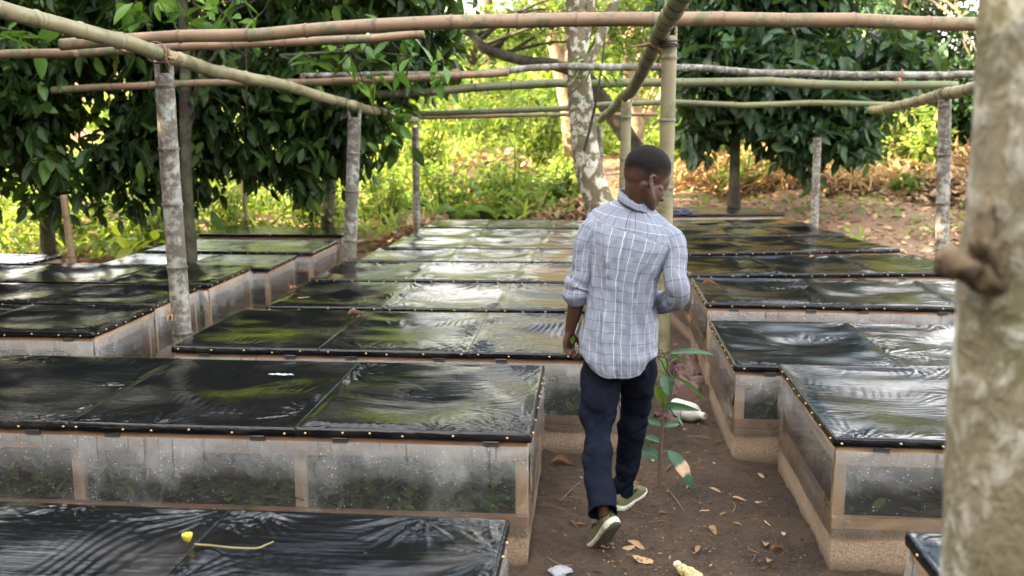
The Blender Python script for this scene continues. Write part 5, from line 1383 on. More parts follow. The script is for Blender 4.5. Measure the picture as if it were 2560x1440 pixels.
# legs inside the trousers
LL = [A(1508, 900, 4.37), A(1499, 1060, 4.31), A(1497, 1180, 4.10), A(1508, 1268, 3.96), A(1508, 1288, 3.97)]
RL = [A(1590, 905, 4.40), A(1583, 1060, 4.50), A(1572, 1150, 4.53), A(1559, 1240, 4.53)]
body += [caps(LL, [0.068, 0.050, 0.040, 0.026, 0.022]), caps(RL, [0.068, 0.050, 0.040, 0.030])]
body_o, _ = remeshed('body', [(V - MO, F) for V, F in body], 0.0042, MAT['skin'], man, 5)

# hair: a close cropped cap following the skull, edged by the hairline
def hair():
    me = body_o.data; n = len(me.vertices)
    co = np.empty(n * 3, dtype=np.float32); me.vertices.foreach_get('co', co); co = co.reshape(-1, 3); W = co + MO
    no = np.empty(n * 3, dtype=np.float32); me.vertices.foreach_get('normal', no); no = no.reshape(-1, 3)
    L = (W - HC) @ HA.T                                           # forward, right, up
    fw_ = L[:, 0]
    line = -0.058 + 0.042 * np.clip((fw_ + 0.06) / 0.10, 0, 1) + 0.055 * np.clip((fw_ - 0.045) / 0.05, 0, 1) + 0.004 * vnoise(fw_ * 60, L[:, 1] * 60, 0, 2)
    t = np.clip((L[:, 2] - line) / 0.080, 0, 1)
    ear = (np.abs(L[:, 1]) > 0.080) & (np.abs(fw_ + 0.022) < 0.030) & (L[:, 2] < -0.010)
    ok = (t > 0) & ~ear & (np.abs(L).max(1) < 0.16)
    F = [tuple(p.vertices) for p in me.polygons if all(ok[i] for i in p.vertices)]
    used = np.unique(np.array([i for q in F for i in q])); mp = -np.ones(n, int); mp[used] = np.arange(len(used))
    V = co[used] + no[used] * (0.0012 + 0.0030 * t[used] + 0.0010 * vnoise(W[used, 0] * 160, W[used, 1] * 160, W[used, 2] * 160, 5))[:, None]
    mesh('hair', V, [[int(mp[i]) for i in q] for q in F], MAT['hair'], man, True, None, {'cover': t[used]})
hair()
eye_m = simple('eye_white', (0.55, 0.5, 0.45), 0.25)
for s in (1, -1):
    V, F = ell(hd(0.078, s * 0.031, -0.040), HA, (0.012, 0.013, 0.012), 14, 10); mesh('eye', V - MO, F, eye_m, man)
    V, F = join([caps([hd(0.088, s * 0.016, -0.024), hd(0.086, s * 0.034, -0.019), hd(0.074, s * 0.048, -0.026)], [0.0035, 0.004, 0.0025], 6, 0.006)])
    mesh('eyebrow', V - MO, F, MAT['hair'], man)

# trousers
def trouser_folds(co):
    W = co + MO
    x, y, z = W[:, 0], W[:, 1], W[:, 2]
    low = np.clip((0.30 - z) / 0.25, 0, 1); knee = np.exp(-((z - 0.50) / 0.12) ** 2); seat = np.clip((z - 0.72) / 0.2, 0, 1)
    d = 0.015 * vnoise(x * 7, y * 7, z * 16, 61) * (0.35 + low + knee * 0.7) + 0.0075 * vnoise(x * 10 + z * 9, y * 10, z * 34 + x * 9, 62) * (0.2 + 1.3 * low + 0.7 * knee)
    d += 0.012 * vnoise(x * 16 - z * 9, y * 4, z * 9 + x * 10, 63) * (0.5 + 0.5 * seat)
    d -= 0.010 * (1 - np.abs(vnoise(x * 9 + z * 5, y * 6, z * 21 - x * 10, 66)) * 2.2).clip(0, 1) * (0.25 + knee + low * 0.9 + 0.35 * seat)
    d -= 0.009 * (1 - np.abs(vnoise(x * 12 - z * 14, y * 8, z * 11 + x * 9, 67)) * 2.4).clip(0, 1) * (0.35 + 0.6 * seat)
    d += 0.0016 * vnoise(x * 45, y * 45, z * 70, 64)
    return d
tr = [caps([A(1508, 893, 4.37), A(1503, 935, 4.36), A(1498, 1000, 4.33), A(1494, 1060, 4.29), A(1494, 1120, 4.20), A(1496, 1180, 4.10), A(1501, 1232, 4.01), A(1506, 1262, 3.96), A(1513, 1302, 3.91)], [0.086, 0.098, 0.090, 0.080, 0.072, 0.067, 0.064, 0.066, 0.066], 28),
      caps([A(1594, 893, 4.38), A(1595, 935, 4.40), A(1588, 1000, 4.46), A(1581, 1060, 4.50), A(1575, 1110, 4.52), A(1569, 1160, 4.53), A(1562, 1200, 4.53), A(1559, 1225, 4.53), A(1557, 1262, 4.53)], [0.090, 0.092, 0.080, 0.072, 0.066, 0.063, 0.064, 0.064, 0.064], 28),
      caps([A(1508, 868, 4.37), A(1594, 872, 4.38)], [0.088, 0.088], 24), caps([A(1512, 905, 4.34), A(1586, 905, 4.36)], [0.095, 0.095], 24)]
trousers, _ = remeshed('trousers', [(V - MO, F) for V, F in tr], 0.0065, MAT['trousers'], man, 6, trouser_folds)
# the hems are cut straight across the shin
import bmesh
bm = bmesh.new(); bm.from_mesh(trousers.data)
for (p, d_) in ((A(1508, 1283, 3.935), A(1513, 1302, 3.91) - A(1498, 1210, 4.05)), (A(1559, 1234, 4.53), A(1557, 1262, 4.53) - A(1562, 1190, 4.53))):
    c_ = Vector(p - MO); n__ = Vector(d_).normalized()
    fs = [f_ for f_ in bm.faces if (f_.calc_center_median() - c_).length < 0.17]
    ge = fs + list({e for f_ in fs for e in f_.edges}) + list({v_ for f_ in fs for v_ in f_.verts})
    bmesh.ops.bisect_plane(bm, geom=ge, plane_co=c_, plane_no=n__, clear_outer=True)
bm.to_mesh(trousers.data); bm.free()
so = trousers.modifiers.new('cloth', 'SOLIDIFY'); so.thickness = 0.004; so.offset = -1

# shoes
m = M('knit_upper'); v = m.coords(); kn = m.n('TexVoronoi', i_Vector=v, i_Scale=260.0).outputs['Distance']; n_ = m.noise(v, 12, 4)
MAT['knit'] = m.done(m.bsdf(Base_Color=m.mix(m.ramp(kn, [(0.2, 0), (0.6, 1)]), m.mix(n_, (0.17, 0.165, 0.070), (0.25, 0.235, 0.11)), (0.10, 0.10, 0.045)), Roughness=0.85, Normal=m.bump(kn, 0.5, 0.002)))
m = M('foam_sole'); v = m.coords(); n_ = m.noise(v, 25, 5, 0.7)
MAT['foam'] = m.done(m.bsdf(Base_Color=m.mix(m.ramp(n_, [(0.45, 0), (0.75, 1)]), (0.62, 0.63, 0.52), (0.33, 0.30, 0.22)), Roughness=0.7))
MAT['outsole'] = simple('outsole', (0.075, 0.058, 0.045), 0.9); MAT['black_trim'] = simple('black_trim', (0.008, 0.008, 0.008), 0.5); MAT['lace'] = simple('lace', (0.17, 0.20, 0.10), 0.8)


def shoe(heel, toe_dir, up, label_side):
    """heel: underside of the heel, toe_dir: along the sole, up: sole normal"""
    fx = np.asarray(toe_dir, float); fx /= np.linalg.norm(fx); uz = np.asarray(up, float); uz -= fx * (uz @ fx); uz /= np.linalg.norm(uz); ry = np.cross(fx, uz)   # right side
    def W(P): return np.asarray(heel) + P[..., :1] * fx + P[..., 1:2] * ry + P[..., 2:3] * uz - MO
    root = None
    Ls = 0.31; t = np.linspace(0, 1, 48)
    wl = np.interp(t, [0, .03, .1, .25, .45, .62, .75, .88, .95, .985, 1], [0.004, .026, .037, .040, .040, .047, .052, .047, .034, .020, .003])
    off = np.interp(t, [0, .4, .75, 1], [0, 0.002, 0.004, -0.004]) * label_side * -1
    # midsole
    n = 26; a = np.linspace(0, 2 * math.pi, n, endpoint=False)
    zb = np.interp(t, [0, .08, .75, 1], [0.010, 0.0, 0.0, 0.024]); zt = np.interp(t, [0, .2, .6, 1], [0.040, 0.036, 0.028, 0.036])
    ca = np.sign(np.cos(a)) * np.abs(np.cos(a)) ** 0.55; sa = np.sign(np.sin(a)) * np.abs(np.sin(a)) ** 0.45
    def body_(wl_, zb_, zt_, k=1.0):
        P = np.zeros((len(t), n, 3)); P[..., 0] = (t * Ls)[:, None]
        P[..., 1] = off[:, None] + wl_[:, None] * ca[None] * k
        P[..., 2] = ((zb_ + zt_) / 2)[:, None] + ((zt_ - zb_) / 2)[:, None] * sa[None]
        return P
    F = grid_faces(n, len(t), True).tolist() + [list(range(n))[::-1], [(len(t) - 1) * n + q for q in range(n)]]
    ms = mesh('midsole', W(body_(wl + 0.004, zb + 0.004, zt)).reshape(-1, 3), F, MAT['foam'], man)
    os_ = mesh('outsole', W(body_(wl + 0.001, zb - 0.003, zb + 0.008)).reshape(-1, 3), F, MAT['outsole'], man)
    # upper
    ht = np.interp(t, [0, .02, .10, .22, .34, .42, .50, .62, .75, .88, .95, 1], [.055, .082, .104, .088, .085, .102, .100, .083, .063, .052, .045, .034])
    th = np.linspace(0, math.pi, 31)
    cu = np.cos(th); su = np.sin(th) ** 0.62
    Pu = np.zeros((len(t), 31, 3)); Pu[..., 0] = (t * Ls)[:, None] + np.where(t < 0.1, (0.1 - t) * 0.0, 0)[:, None]
    nar = 1 - 0.42 * np.clip(su, 0, 1)[None] ** 3 * np.interp(t, [0, .3, .6, 1], [0.9, 1.0, 0.8, 0.4])[:, None]
    Pu[..., 1] = off[:, None] + (wl * 0.98)[:, None] * np.sign(cu)[None] * np.abs(cu)[None] ** 0.7 * nar
    Pu[..., 2] = 0.024 + (ht - 0.024)[:, None] * su[None]
    Pu[..., 0] += -0.006 * np.clip(1 - t / 0.1, 0, 1)[:, None] * su[None] * 0 + 0.010 * np.clip(1 - t / 0.15, 0, 1)[:, None] * su[None] ** 2
    Fu = grid_faces(31, len(t)).tolist()
    mesh('shoe_upper', W(Pu).reshape(-1, 3), Fu, MAT['knit'], man)
    # swoosh shaped stripe on the outer side, following the upper
    def on(tt, hh, lift=0.0022):
        i = np.clip(np.asarray(tt) * 47, 0, 46.999); i0 = i.astype(int); fr_ = (i - i0)[:, None]
        col = np.array([np.interp(h, [0, 1], [0.02, 0.5]) for h in hh]) * 30
        if label_side < 0: col = 30 - col
        j0 = np.clip(col.astype(int), 0, 29); fj = (col - j0)[:, None]
        g = lambda ii, jj: Pu[ii, jj]
        p = (g(i0, j0) * (1 - fr_) + g(np.minimum(i0 + 1, 47), j0) * fr_) * (1 - fj) + (g(i0, j0 + 1) * (1 - fr_) + g(np.minimum(i0 + 1, 47), j0 + 1) * fr_) * fj
        p = p.copy(); p[:, 1] += label_side * lift; p[:, 2] += lift * 0.3
        return p
    q = np.linspace(0, 1, 26)
    lowx = 0.14 + 0.48 * q; lowh = 0.34 - 0.50 * q * (1 - q) ** 0.6 + 0.10 * q ** 3
    upx = 0.14 + 0.48 * q ** 1.05; uph = lowh + 0.16 * np.sin(np.pi * np.clip(q, 0, 1) ** 1.7) * (1 - 0.1 * q)
    A_, B_ = on(lowx, lowh), on(upx, uph)
    Vs = W(np.concatenate([A_, B_])); Fs = [[k, k + 1, 26 + k + 1, 26 + k] for k in range(25)]
    mesh('swoosh', Vs, Fs, MAT['black_trim'], man, False)
    for k in range(5):
        tt = 0.46 + 0.055 * k
        i = int(tt * 47); P = Pu[i, 9:22] + [0, 0, 0.003]
        V, F = tube_geo(W(P), np.full(len(P), 0.0028), 6, 1, smoothpath=False)[:2]
        mesh('lace', V, F, MAT['lace'], man)
# right foot planted, turned out to the right
hr = onz(1541, 1286, 0.0); hr[2] = 0.006
shoe(hr, (0.42, 0.90, 0.0), (0.0, 0, 1), 1)
# left foot pushing off: toe on the ground, heel lifted towards the camera
toe = onz(1499, 1369, 0.0); ang = R(44); dirh = np.array([-0.36, 0.93, 0]); dirh /= np.linalg.norm(dirh)
dv = dirh * math.cos(ang) + np.array([0, 0, -math.sin(ang)])
hl = toe - dv * 0.26 + [0, 0, 0.004]
shoe(hl, dv, (dirh * math.sin(ang) + np.array([0, 0, math.cos(ang)])) + np.array([-0.28, 0, 0]), -1)

# small green leaf between the fingers, black cord at the hip
lp = A(1430, 862, 4.43)
V, F, uv, vv = leaves(np.array([lp]), np.array([[0.1, -0.1, 0.8]]), np.array([0.05]), T3, np.random.default_rng(1), np.array([0.6]), 0.2)
o = mesh('picked_leaf', V - lp, F, MAT['leaf_fresh'], None, True, uv, {'v': vv}); o.location = lp; tag(o, 'small green leaf pinched in the man\'s left hand', 'leaf')
cp = [A(1640, 892, 4.36), A(1652, 875, 4.33), A(1668, 905, 4.32), A(1666, 930, 4.32), A(1655, 905, 4.32), A(1645, 893, 4.33), A(1668, 897, 4.31), A(1686, 920, 4.31), A(1690, 940, 4.31), A(1680, 944, 4.31), A(1668, 925, 4.31)]
V, F, _ = tube_geo(np.array(cp) - cp[0], np.full(len(cp), 0.0028), 8, 0.01)
o = mesh('cord', V, F, MAT['black_trim']); o.location = cp[0]; tag(o, 'looped black cord hanging out of the man\'s right trouser pocket', 'cord')

# ------------------------------------------------------------------ the sapling in the path
def leaf_between(p0, p1, wid, val, mat, parent, base, seed=0, curl=0.10, n=3, name='leaf', mat2=None):
    p0 = np.asarray(p0); p1 = np.asarray(p1); d = p1 - p0; L = np.linalg.norm(d); rg = np.random.default_rng(seed)
    # a finer blade: 9 stations, wavy margin, drooping along its length
    t = np.linspace(0, 1, 12); w = np.sin(np.pi * t ** 0.75) ** 0.8 * wid * 0.62; w[0] = 0.02 * wid; w[-1] = 0
    D = d / L; S = np.cross(D, [0, 0, 1.0]); S /= np.linalg.norm(S) + 1e-9; S = S + rg.normal(0, 0.2, 3) + [0, 0, (0.8 if seed % 2 else -0.8)]; S -= D * (S @ D); S /= np.linalg.norm(S); U = np.cross(S, D)
    if U[2] < 0: U = -U
    V = []; UV = []
    for k, tt in enumerate(t):
        c = p0 + d * tt + U * (curl * L * 4 * tt * (1 - tt))
        for q in (-1, -0.5, 0, 0.5, 1):
            wv = 0.06 * wid * math.sin(k * 1.9 + q * 2 + seed) * abs(q)
            V.append(c + S * (q * w[k]) + U * (abs(q) * w[k] * 0.45 + wv)); UV.append((0.5 + q * 0.5, tt))
    return mesh(name, np.array(V) - base, grid_faces(5, 12), MAT[mat], parent, True, np.array(UV), {'v': np.full(60, val)})


def sapling():
    Y = float(onz(1650, 1228, 0)[1]); g = onz(1650, 1228, 0.0)
    pts = [g + [0, 0, -0.02]] + px_path([(1650, 1150, Y), (1655, 1080, Y), (1658, 1010, Y), (1664, 950, Y), (1672, 885, Y)])
    root = empty('sapling', g, 0, 'slim young plant with long green leaves growing out of the path beside the man', 'sapling')
    V, F, _ = tube_geo(np.array(pts) - g, [0.011, 0.0085, 0.007, 0.006, 0.005, 0.0025], 10, 0.02, 0.12)
    mesh('stem', V, F, MAT['sap_stem'], root)
    spec = [((1674, 884), (1787, 888), -0.02, 0.030, 0.35), ((1672, 888), (1718, 912), 0.05, 0.022, 0.4), ((1664, 936), (1673, 994), -0.06, 0.056, 0.30), ((1668, 938), (1768, 1010), -0.08, 0.040, 0.35), ((1657, 1014), (1630, 964), -0.05, 0.055, 0.98),
            ((1659, 1016), (1708, 1070), -0.10, 0.040, 0.5), ((1659, 1012), (1750, 1027), -0.12, 0.032, 0.2), ((1656, 1064), (1598, 1052), 0.04, 0.030, 0.4), ((1657, 1066), (1700, 1060), 0.06, 0.028, 0.3), ((1652, 1108), (1597, 1090), 0.03, 0.032, 0.6),
            ((1652, 1112), (1592, 1120), -0.03, 0.030, 0.75), ((1650, 1145), (1588, 1128), 0.02, 0.060, 0.2), ((1668, 1125), (1733, 1228), -0.06, 0.062, 0.15), ((1667, 935), (1662, 888), 0.04, 0.036, 0.95), ((1663, 945), (1644, 925), 0.03, 0.022, 0.5)]
    for k, (a, b, dy, w, v_) in enumerate(spec):
        leaf_between(at(a[0], a[1], Y), at(b[0], b[1], Y + dy), w, v_, 'leaf_scorched' if k == 12 else 'leaf_sapling', root, g, k, 0.07)
    leaf_between(at(1688, 922, Y - 0.02), at(1696, 948, Y - 0.03), 0.02, 0.5, 'leaf_pink', root, g, 77, 0.1)
m = M('sap_stem'); n_ = m.noise(m.coords(), 60, 4); MAT['sap_stem'] = m.done(m.bsdf(Base_Color=m.mix(n_, (0.10, 0.075, 0.045), (0.19, 0.14, 0.09)), Roughness=0.8))
MAT['leaf_pink'] = simple('leaf_pink', (0.42, 0.10, 0.13), 0.5)
m = M('leaf_scorched'); n_ = m.noise(m.coords(), 14, 4, 0.6); uvs = m.n('SeparateXYZ', i_Vector=m.n('UVMap').outputs[0]).outputs[1]
band = m.ramp(m.math('ADD', uvs, m.math('MULTIPLY_ADD', n_, 0.3, -0.15)), [(0.36, 0), (0.42, 1), (0.62, 1), (0.68, 0)])
MAT['leaf_scorched'] = m.done(m.bsdf(Base_Color=m.mix(band, (0.03, 0.10, 0.045), m.mix(n_, (0.42, 0.24, 0.14), (0.62, 0.5, 0.36))), Roughness=0.5))
sapling()

# ------------------------------------------------------------------ white bottle
def bottle():
    a = at(1683, 986, 6.12); b = at(1760, 1020, 5.98); a[2] = 0.066; b[2] = 0.050
    ax = (b - a) / np.linalg.norm(b - a); Lb = 0.245
    prof_ = [(0, 0.0), (0.0, 0.045), (0.004, 0.056), (0.012, 0.061), (0.13, 0.063), (0.145, 0.062), (0.165, 0.056), (0.185, 0.042), (0.20, 0.027), (0.207, 0.0235), (0.212, 0.021), (0.222, 0.021), (0.223, 0.0245), (0.231, 0.0245), (0.233, 0.021), (0.245, 0.021), (0.245, 0.016), (0.225, 0.016)]
    n = 36; N = np.cross(ax, [0, 0, 1.0]); N /= np.linalg.norm(N); B = np.cross(N, ax); V = []
    for x, r in prof_:
        for k in range(n):
            q = 2 * math.pi * k / n; V.append(a + ax * x + (N * math.cos(q) + B * math.sin(q)) * max(r, 1e-4))
    root = empty('bottle', a, math.radians(0), 'white plastic bottle with faded orange print lying beyond the sapling', 'bottle')
    mesh('bottle_body', np.array(V) - a, grid_faces(n, len(prof_), True), MAT['white_plastic'], root)
    def patch(x0, x1, q0, q1, nm='print'):
        m_ = 6; Vp = []
        for i in range(m_ + 1):
            for j in range(m_ + 1):
                x = x0 + (x1 - x0) * i / m_; q = q0 + (q1 - q0) * j / m_
                Vp.append(a + ax * x + (N * math.cos(q) + B * math.sin(q)) * 0.0642)
        mesh(nm, np.array(Vp) - a, grid_faces(m_ + 1, m_ + 1), MAT['orange_print'], root)
    # which way the camera looks at it: the side facing -y
    q = math.atan2(float(np.dot(B, [0, -1, 0.35])), float(np.dot(N, [0, -1, 0.35])))
    patch(0.098, 0.104, q - 0.85, q + 0.75)
    for dx, dq, l in ((0.052, 0.0, 0.5), (0.062, 0.12, 0.35), (0.044, 0.15, 0.3), (0.070, -0.05, 0.3), (0.080, 0.05, 0.42)):
        patch(dx, dx + 0.0055, q + dq - l / 2, q + dq + l / 2)
    patch(0.044, 0.084, q - 0.03, q + 0.05)
m = M('white_plastic'); n_ = m.noise(m.coords(), 12, 5, 0.7)
MAT['white_plastic'] = m.done(m.bsdf(Base_Color=m.mix(m.ramp(n_, [(0.5, 0), (0.75, 0.6)]), (0.62, 0.61, 0.55), (0.30, 0.24, 0.17)), Roughness=0.45))
MAT['orange_print'] = simple('orange_print', (0.46, 0.12, 0.035), 0.6)
bottle()

# ------------------------------------------------------------------ stones
m = M('stone'); n_ = m.noise(m.coords(), 14, 5, 0.7); MAT['stone'] = m.done(m.bsdf(Base_Color=m.mix(n_, (0.075, 0.042, 0.035), (0.17, 0.11, 0.09)), Roughness=0.9, Normal=m.bump(n_, 0.8, 0.01)))
def stone(x, y, z, r, seed, label, group='stones heaped at the box corner'):
    rg = np.random.default_rng(seed); V, F = sphere_geo(1, 12, 8); sc = rg.uniform(0.65, 1.25, 3)
    k = 1 + 0.38 * vnoise(V[:, 0] * 1.3, V[:, 1] * 1.3, V[:, 2] * 1.3, seed) + 0.10 * vnoise(V[:, 0] * 4, V[:, 1] * 4, V[:, 2] * 4, seed)
    V = V * k[:, None]; V = np.sign(V) * np.minimum(np.abs(V), 0.80) * sc * r
    o = mesh('stone', V, F, MAT['stone'], None, False); o.location = (x, y, z); o.rotation_euler = tuple(rg.uniform(0, 6, 3)); tag(o, label, 'stone', group)
rg = np.random.default_rng(5)
for k in range(20):
    px, py = rg.uniform(1690, 1738), rg.uniform(905, 985); Yk = 6.55 + (985 - py) / 80 * 0.8; p = at(px, py, Yk)
    stone(p[0], p[1], max(0.02, min(0.22, p[2])), rg.uniform(0.05, 0.10), 30 + k, 'reddish brown stone in the heap between the olive post and the right boxes')
for k, (px, py) in enumerate([(1700, 1046), (1676, 1052), (1712, 1030), (1688, 1060), (1730, 1044), (1664, 1046), (1642, 1040)]):
    p = onz(px, py, 0.0); stone(p[0], p[1], 0.012, 0.038 - 0.002 * k, 60 + k, 'small brown stone near the white bottle', 'small stones near the white bottle')

# ------------------------------------------------------------------ fallen leaves and twigs one can count
def dead_leaf_mesh(seed, L=0.1, wid=0.36, curl=0.6):
    rg = np.random.default_rng(seed); t = np.linspace(0, 1, 12); w = np.sin(np.pi * t ** 0.8) ** 0.8 * L * wid / 2; w[0] = 0.001; w[-1] = 0
    V = []; UV = []; c1 = rg.uniform(0.3, 1.2) * curl; c2 = rg.uniform(-1, 1)
    for k, tt in enumerate(t):
        for q in np.linspace(-1, 1, 7):
            th = q * c1 * 1.6
            V.append((L * tt - L / 2 + 0, math.sin(th) / (c1 * 1.6) * w[k] + L * 0.10 * c2 * math.sin(tt * 3), (1 - math.cos(th)) * w[k] / (c1 * 1.2) + L * 0.12 * curl * math.sin(tt * 3.1 + c2) ** 2 + 0.002 * math.sin(k * 2.2 + q * 3)))
            UV.append((0.5 + q / 2, tt))
    return np.array(V), grid_faces(7, 12), np.array(UV), np.full(84, rg.random())
proto_me = []
for k in range(8):
    V, F, uv, vv = dead_leaf_mesh(900 + k, 0.11, (0.36, 0.5, 0.28, 0.42)[k % 4], (0.6, 1.0, 0.4, 0.8)[k % 4]); o = mesh('dead_leaf', V, F, MAT['leaf_dead'], None, True, uv, {'v': vv}); proto_me.append(o.data); bpy.data.objects.remove(o)
def dead_leaf(p, rz, s, label, group=None, k=0, tilt=(0, 0)):
    o = bpy.data.objects.new('dead_leaf', proto_me[k % 8]); scene.collection.objects.link(o); o.location = p; o.rotation_euler = (tilt[0], tilt[1], rz); o.scale = (s, s, s)
    tag(o, label, 'leaf', group)
GD = 'dry fallen leaves on the path'
named = [(1408, 1163, 0.2, 1.9, 'pale crumpled dead leaf against the plinth left of the man\'s shins', 1), (1662, 1290, 0.1, 1.1, 'orange brown curled leaf right of the planted shoe', 1), (1592, 1366, -0.7, 1.4, 'thin curled leaf just right of the lifted shoe', 2), (1612, 1400, -0.2, 1.5, 'dark rolled leaf nearest the bottom of the path', 0),
         (1848, 1248, -0.1, 1.0, 'slender tan leaf halfway along the path at the right', 2), (1788, 1226, -0.5, 0.9, 'slender tan leaf right of the sapling', 2), (1782, 1326, -1.2, 1.0, 'short pinkish brown leaf in the middle of the path', 3), (1902, 1192, -1.2, 0.9, 'upright curled leaf near the right plinth', 2),
         (1912, 1360, 1.4, 1.2, 'upright brown leaf at the bottom right of the path', 3), (1945, 1376, 0.4, 1.2, 'brown leaf lying beside the upright one at the bottom right', 1), (1922, 1402, 1.2, 0.9, 'yellowish leaf at the foot of the bottom right leaves', 3), (1905, 1258, 0.2, 1.1, 'grey green curled leaf at the corner of the right box', 0), (1367, 1330, 1.3, 1.3, 'dark red brown leaf leaning on the left box', 0)]
for i, (px, py, rz, s, lab, k) in enumerate(named):
    p = onz(px, py, 0.008); dead_leaf(p, rz, s * 0.68, lab, None, k, (0.3, 0.2))
rg = np.random.default_rng(77)
for k in range(110):
    x = rg.uniform(-0.2, 0.98); y = 2.7 + 5.2 * rg.random() ** 1.2
    if x > 0.72 and y > 5: x = rg.uniform(0.2, 0.7)
    dead_leaf((x, y, float(gz(x, y)) + 0.008), rg.uniform(0, 6.28), rg.uniform(0.22, 0.62), 'small dry leaf scattered on the path', GD, k, (rg.normal(0, 0.25), rg.normal(0, 0.25)))
dead_leaf(at(893, 783, 6.28) * [1, 1, 0] + [0, 0, 0.605], 0.45, 1.2, 'yellow brown leaf lying on the lid beside the man\'s arm', None, 1)
dead_leaf(at(1776, 712, 7.45) * [1, 1, 0] + [0, 0, 0.652], 0.0, 1.35, 'curled pale brown leaf on the right hand lid near the man\'s elbow', None, 5)
for k, (px, py, z, lab) in enumerate([(760, 745, 0.603, 'brown leaf on the lid under the bright sky reflection'), (735, 722, 0.603, 'second brown leaf on the same lid, nearer its back edge'), (300, 648, 0.505, 'dry leaf on the silvery left lid'), (2030, 642, 0.612, 'scrap of leaf on the far right lid')]):
    p = onz(px, py, z); dead_leaf(p, k * 1.3, 0.9, lab, None, k)
for k in range(46):
    bx = boxes[int(rg.integers(0, 6))] if k % 2 else boxes[int(rg.integers(16, 21))]
    x = rg.uniform(bx[1][0] + 0.1, bx[2][0] - 0.1); y = rg.uniform(bx[1][1] + 0.15, bx[1][1] + bx[3] - 0.1)
    dead_leaf((x, y, bx[4] + 0.001), rg.uniform(0, 6.28), rg.uniform(0.06, 0.16), 'crumb of dry leaf fallen on a black lid', 'crumbs of leaf on the lids', k)

def twig(pts, r, label, group=None, mat='straw_plain'):
    P = np.array(pts); V, F, _ = tube_geo(P - P[0], np.linspace(r, r * 0.4, len(P)), 6, 0.02, 0.25); o = mesh('twig', V, F, MAT[mat], None, True); o.location = P[0]; tag(o, label, 'twig', group)
MAT['twig'] = simple('twig', (0.15, 0.10, 0.065), 0.85)
twig([onz(1402, 1252, 0.01), onz(1430, 1222, 0.03), onz(1462, 1196, 0.02)], 0.005, 'bent grey twig left of the man\'s rear leg', None, 'twig')
twig([onz(1655, 1206, 0.01), onz(1690, 1250, 0.02), onz(1720, 1290, 0.012), onz(1755, 1322, 0.01)], 0.004, 'long thin twig running right from the sapling foot', None, 'twig')
twig([onz(1370, 1395, 0.01), onz(1400, 1412, 0.02), onz(1440, 1412, 0.01), onz(1468, 1400, 0.01)], 0.004, 'thin bent twig at the bottom left of the path', None, 'twig')
for k in range(70):
    x = rg.uniform(-0.22, 0.95); y = 2.8 + 4.5 * rg.random() ** 1.2; a = rg.uniform(0, 6.28); l = rg.uniform(0.03, 0.16); z = float(gz(x, y)) + 0.006
    if x > 0.7 and y > 4.9: x -= 0.4
    twig([(x, y, z), (x + math.cos(a) * l * 0.5, y + math.sin(a) * l * 0.5, z + rg.uniform(0, 0.018)), (x + math.cos(a + rg.normal(0, 0.5)) * l, y + math.sin(a) * l, z)], rg.uniform(0.0012, 0.003), 'little twig scattered on the path', 'little twigs on the path', 'twig' if k % 3 else 'straw_plain')

# ------------------------------------------------------------------ the fallen flower, the tear, the scraps
m = M('petal'); n_ = m.noise(m.coords(), 70, 4, 0.7); MAT['petal'] = m.done(m.bsdf(Base_Color=m.mix(m.ramp(n_, [(0.35, 0), (0.65, 1)]), (0.72, 0.52, 0.03), (0.42, 0.44, 0.05)), Roughness=0.6))
MAT['flower_stalk'] = simple('flower_stalk', (0.24, 0.20, 0.07), 0.7)
c = onz(470, 1357, 0.605)
fl = empty('flower', c, 0, 'fallen yellow flower head with a long bare stalk on the nearest black lid', 'flower')
parts = []
for k in range(9):
    a = k / 9 * 6.28; d = np.array([math.cos(a) * 0.55 - 0.1, math.sin(a) * 0.5, 0.85]); d /= np.linalg.norm(d)
    V, F = ell(d * 0.012 + [0, 0, 0.006], np.array([d, np.cross(d, [0, 0, 1.0]) / np.linalg.norm(np.cross(d, [0, 0, 1.0])), np.cross(np.cross(d, [0, 0, 1.0]) / np.linalg.norm(np.cross(d, [0, 0, 1.0])), d)]), (0.017, 0.010, 0.006), 10, 8); parts.append((V, F))
V, F = join(parts); mesh('petals', V, F, MAT['petal'], fl)
P = np.array([onz(486, 1361, 0.612), onz(530, 1364, 0.610), onz(580, 1369, 0.614), onz(640, 1371, 0.607), onz(665, 1362, 0.607), onz(684, 1354, 0.612)]) - c
V, F, _ = tube_geo(P, [0.0035, 0.003, 0.003, 0.003, 0.0025, 0.0022], 8, 0.01, 0.15); mesh('stalk', V, F, MAT['flower_stalk'], fl)
MAT['tear'] = simple('tear_edge', (0.40, 0.47, 0.53), 0.3)
rg = np.random.default_rng(9)
for (px, py, L, w, z, lab) in ((703, 938, 0.135, 0.016, 0.5985, 'pale ragged tear in the film of the big front lid'), (1120, 762, 0.08, 0.01, 0.5985, 'small pale scuff at the back of a lid')):
    p = onz(px, py, z); n = 16; t = np.linspace(-1, 1, n); up_ = w * (1 - t ** 2) ** 0.5 * rg.uniform(0.4, 1.1, n); lo = -w * (1 - t ** 2) ** 0.5 * rg.uniform(0.3, 1.0, n)
    V = np.concatenate([np.stack([t * L / 2, up_, 0.004 + 0.004 * rg.random(n)], 1), np.stack([t * L / 2, up_ * 0 + lo * 0.1, 0.001 + 0 * t], 1), np.stack([t * L / 2, lo, 0.003 + 0.005 * rg.random(n)], 1)])
    o = mesh('film_tear', V, grid_faces(n, 3), MAT['tear'], None, False); o.location = p; tag(o, lab, 'tear')

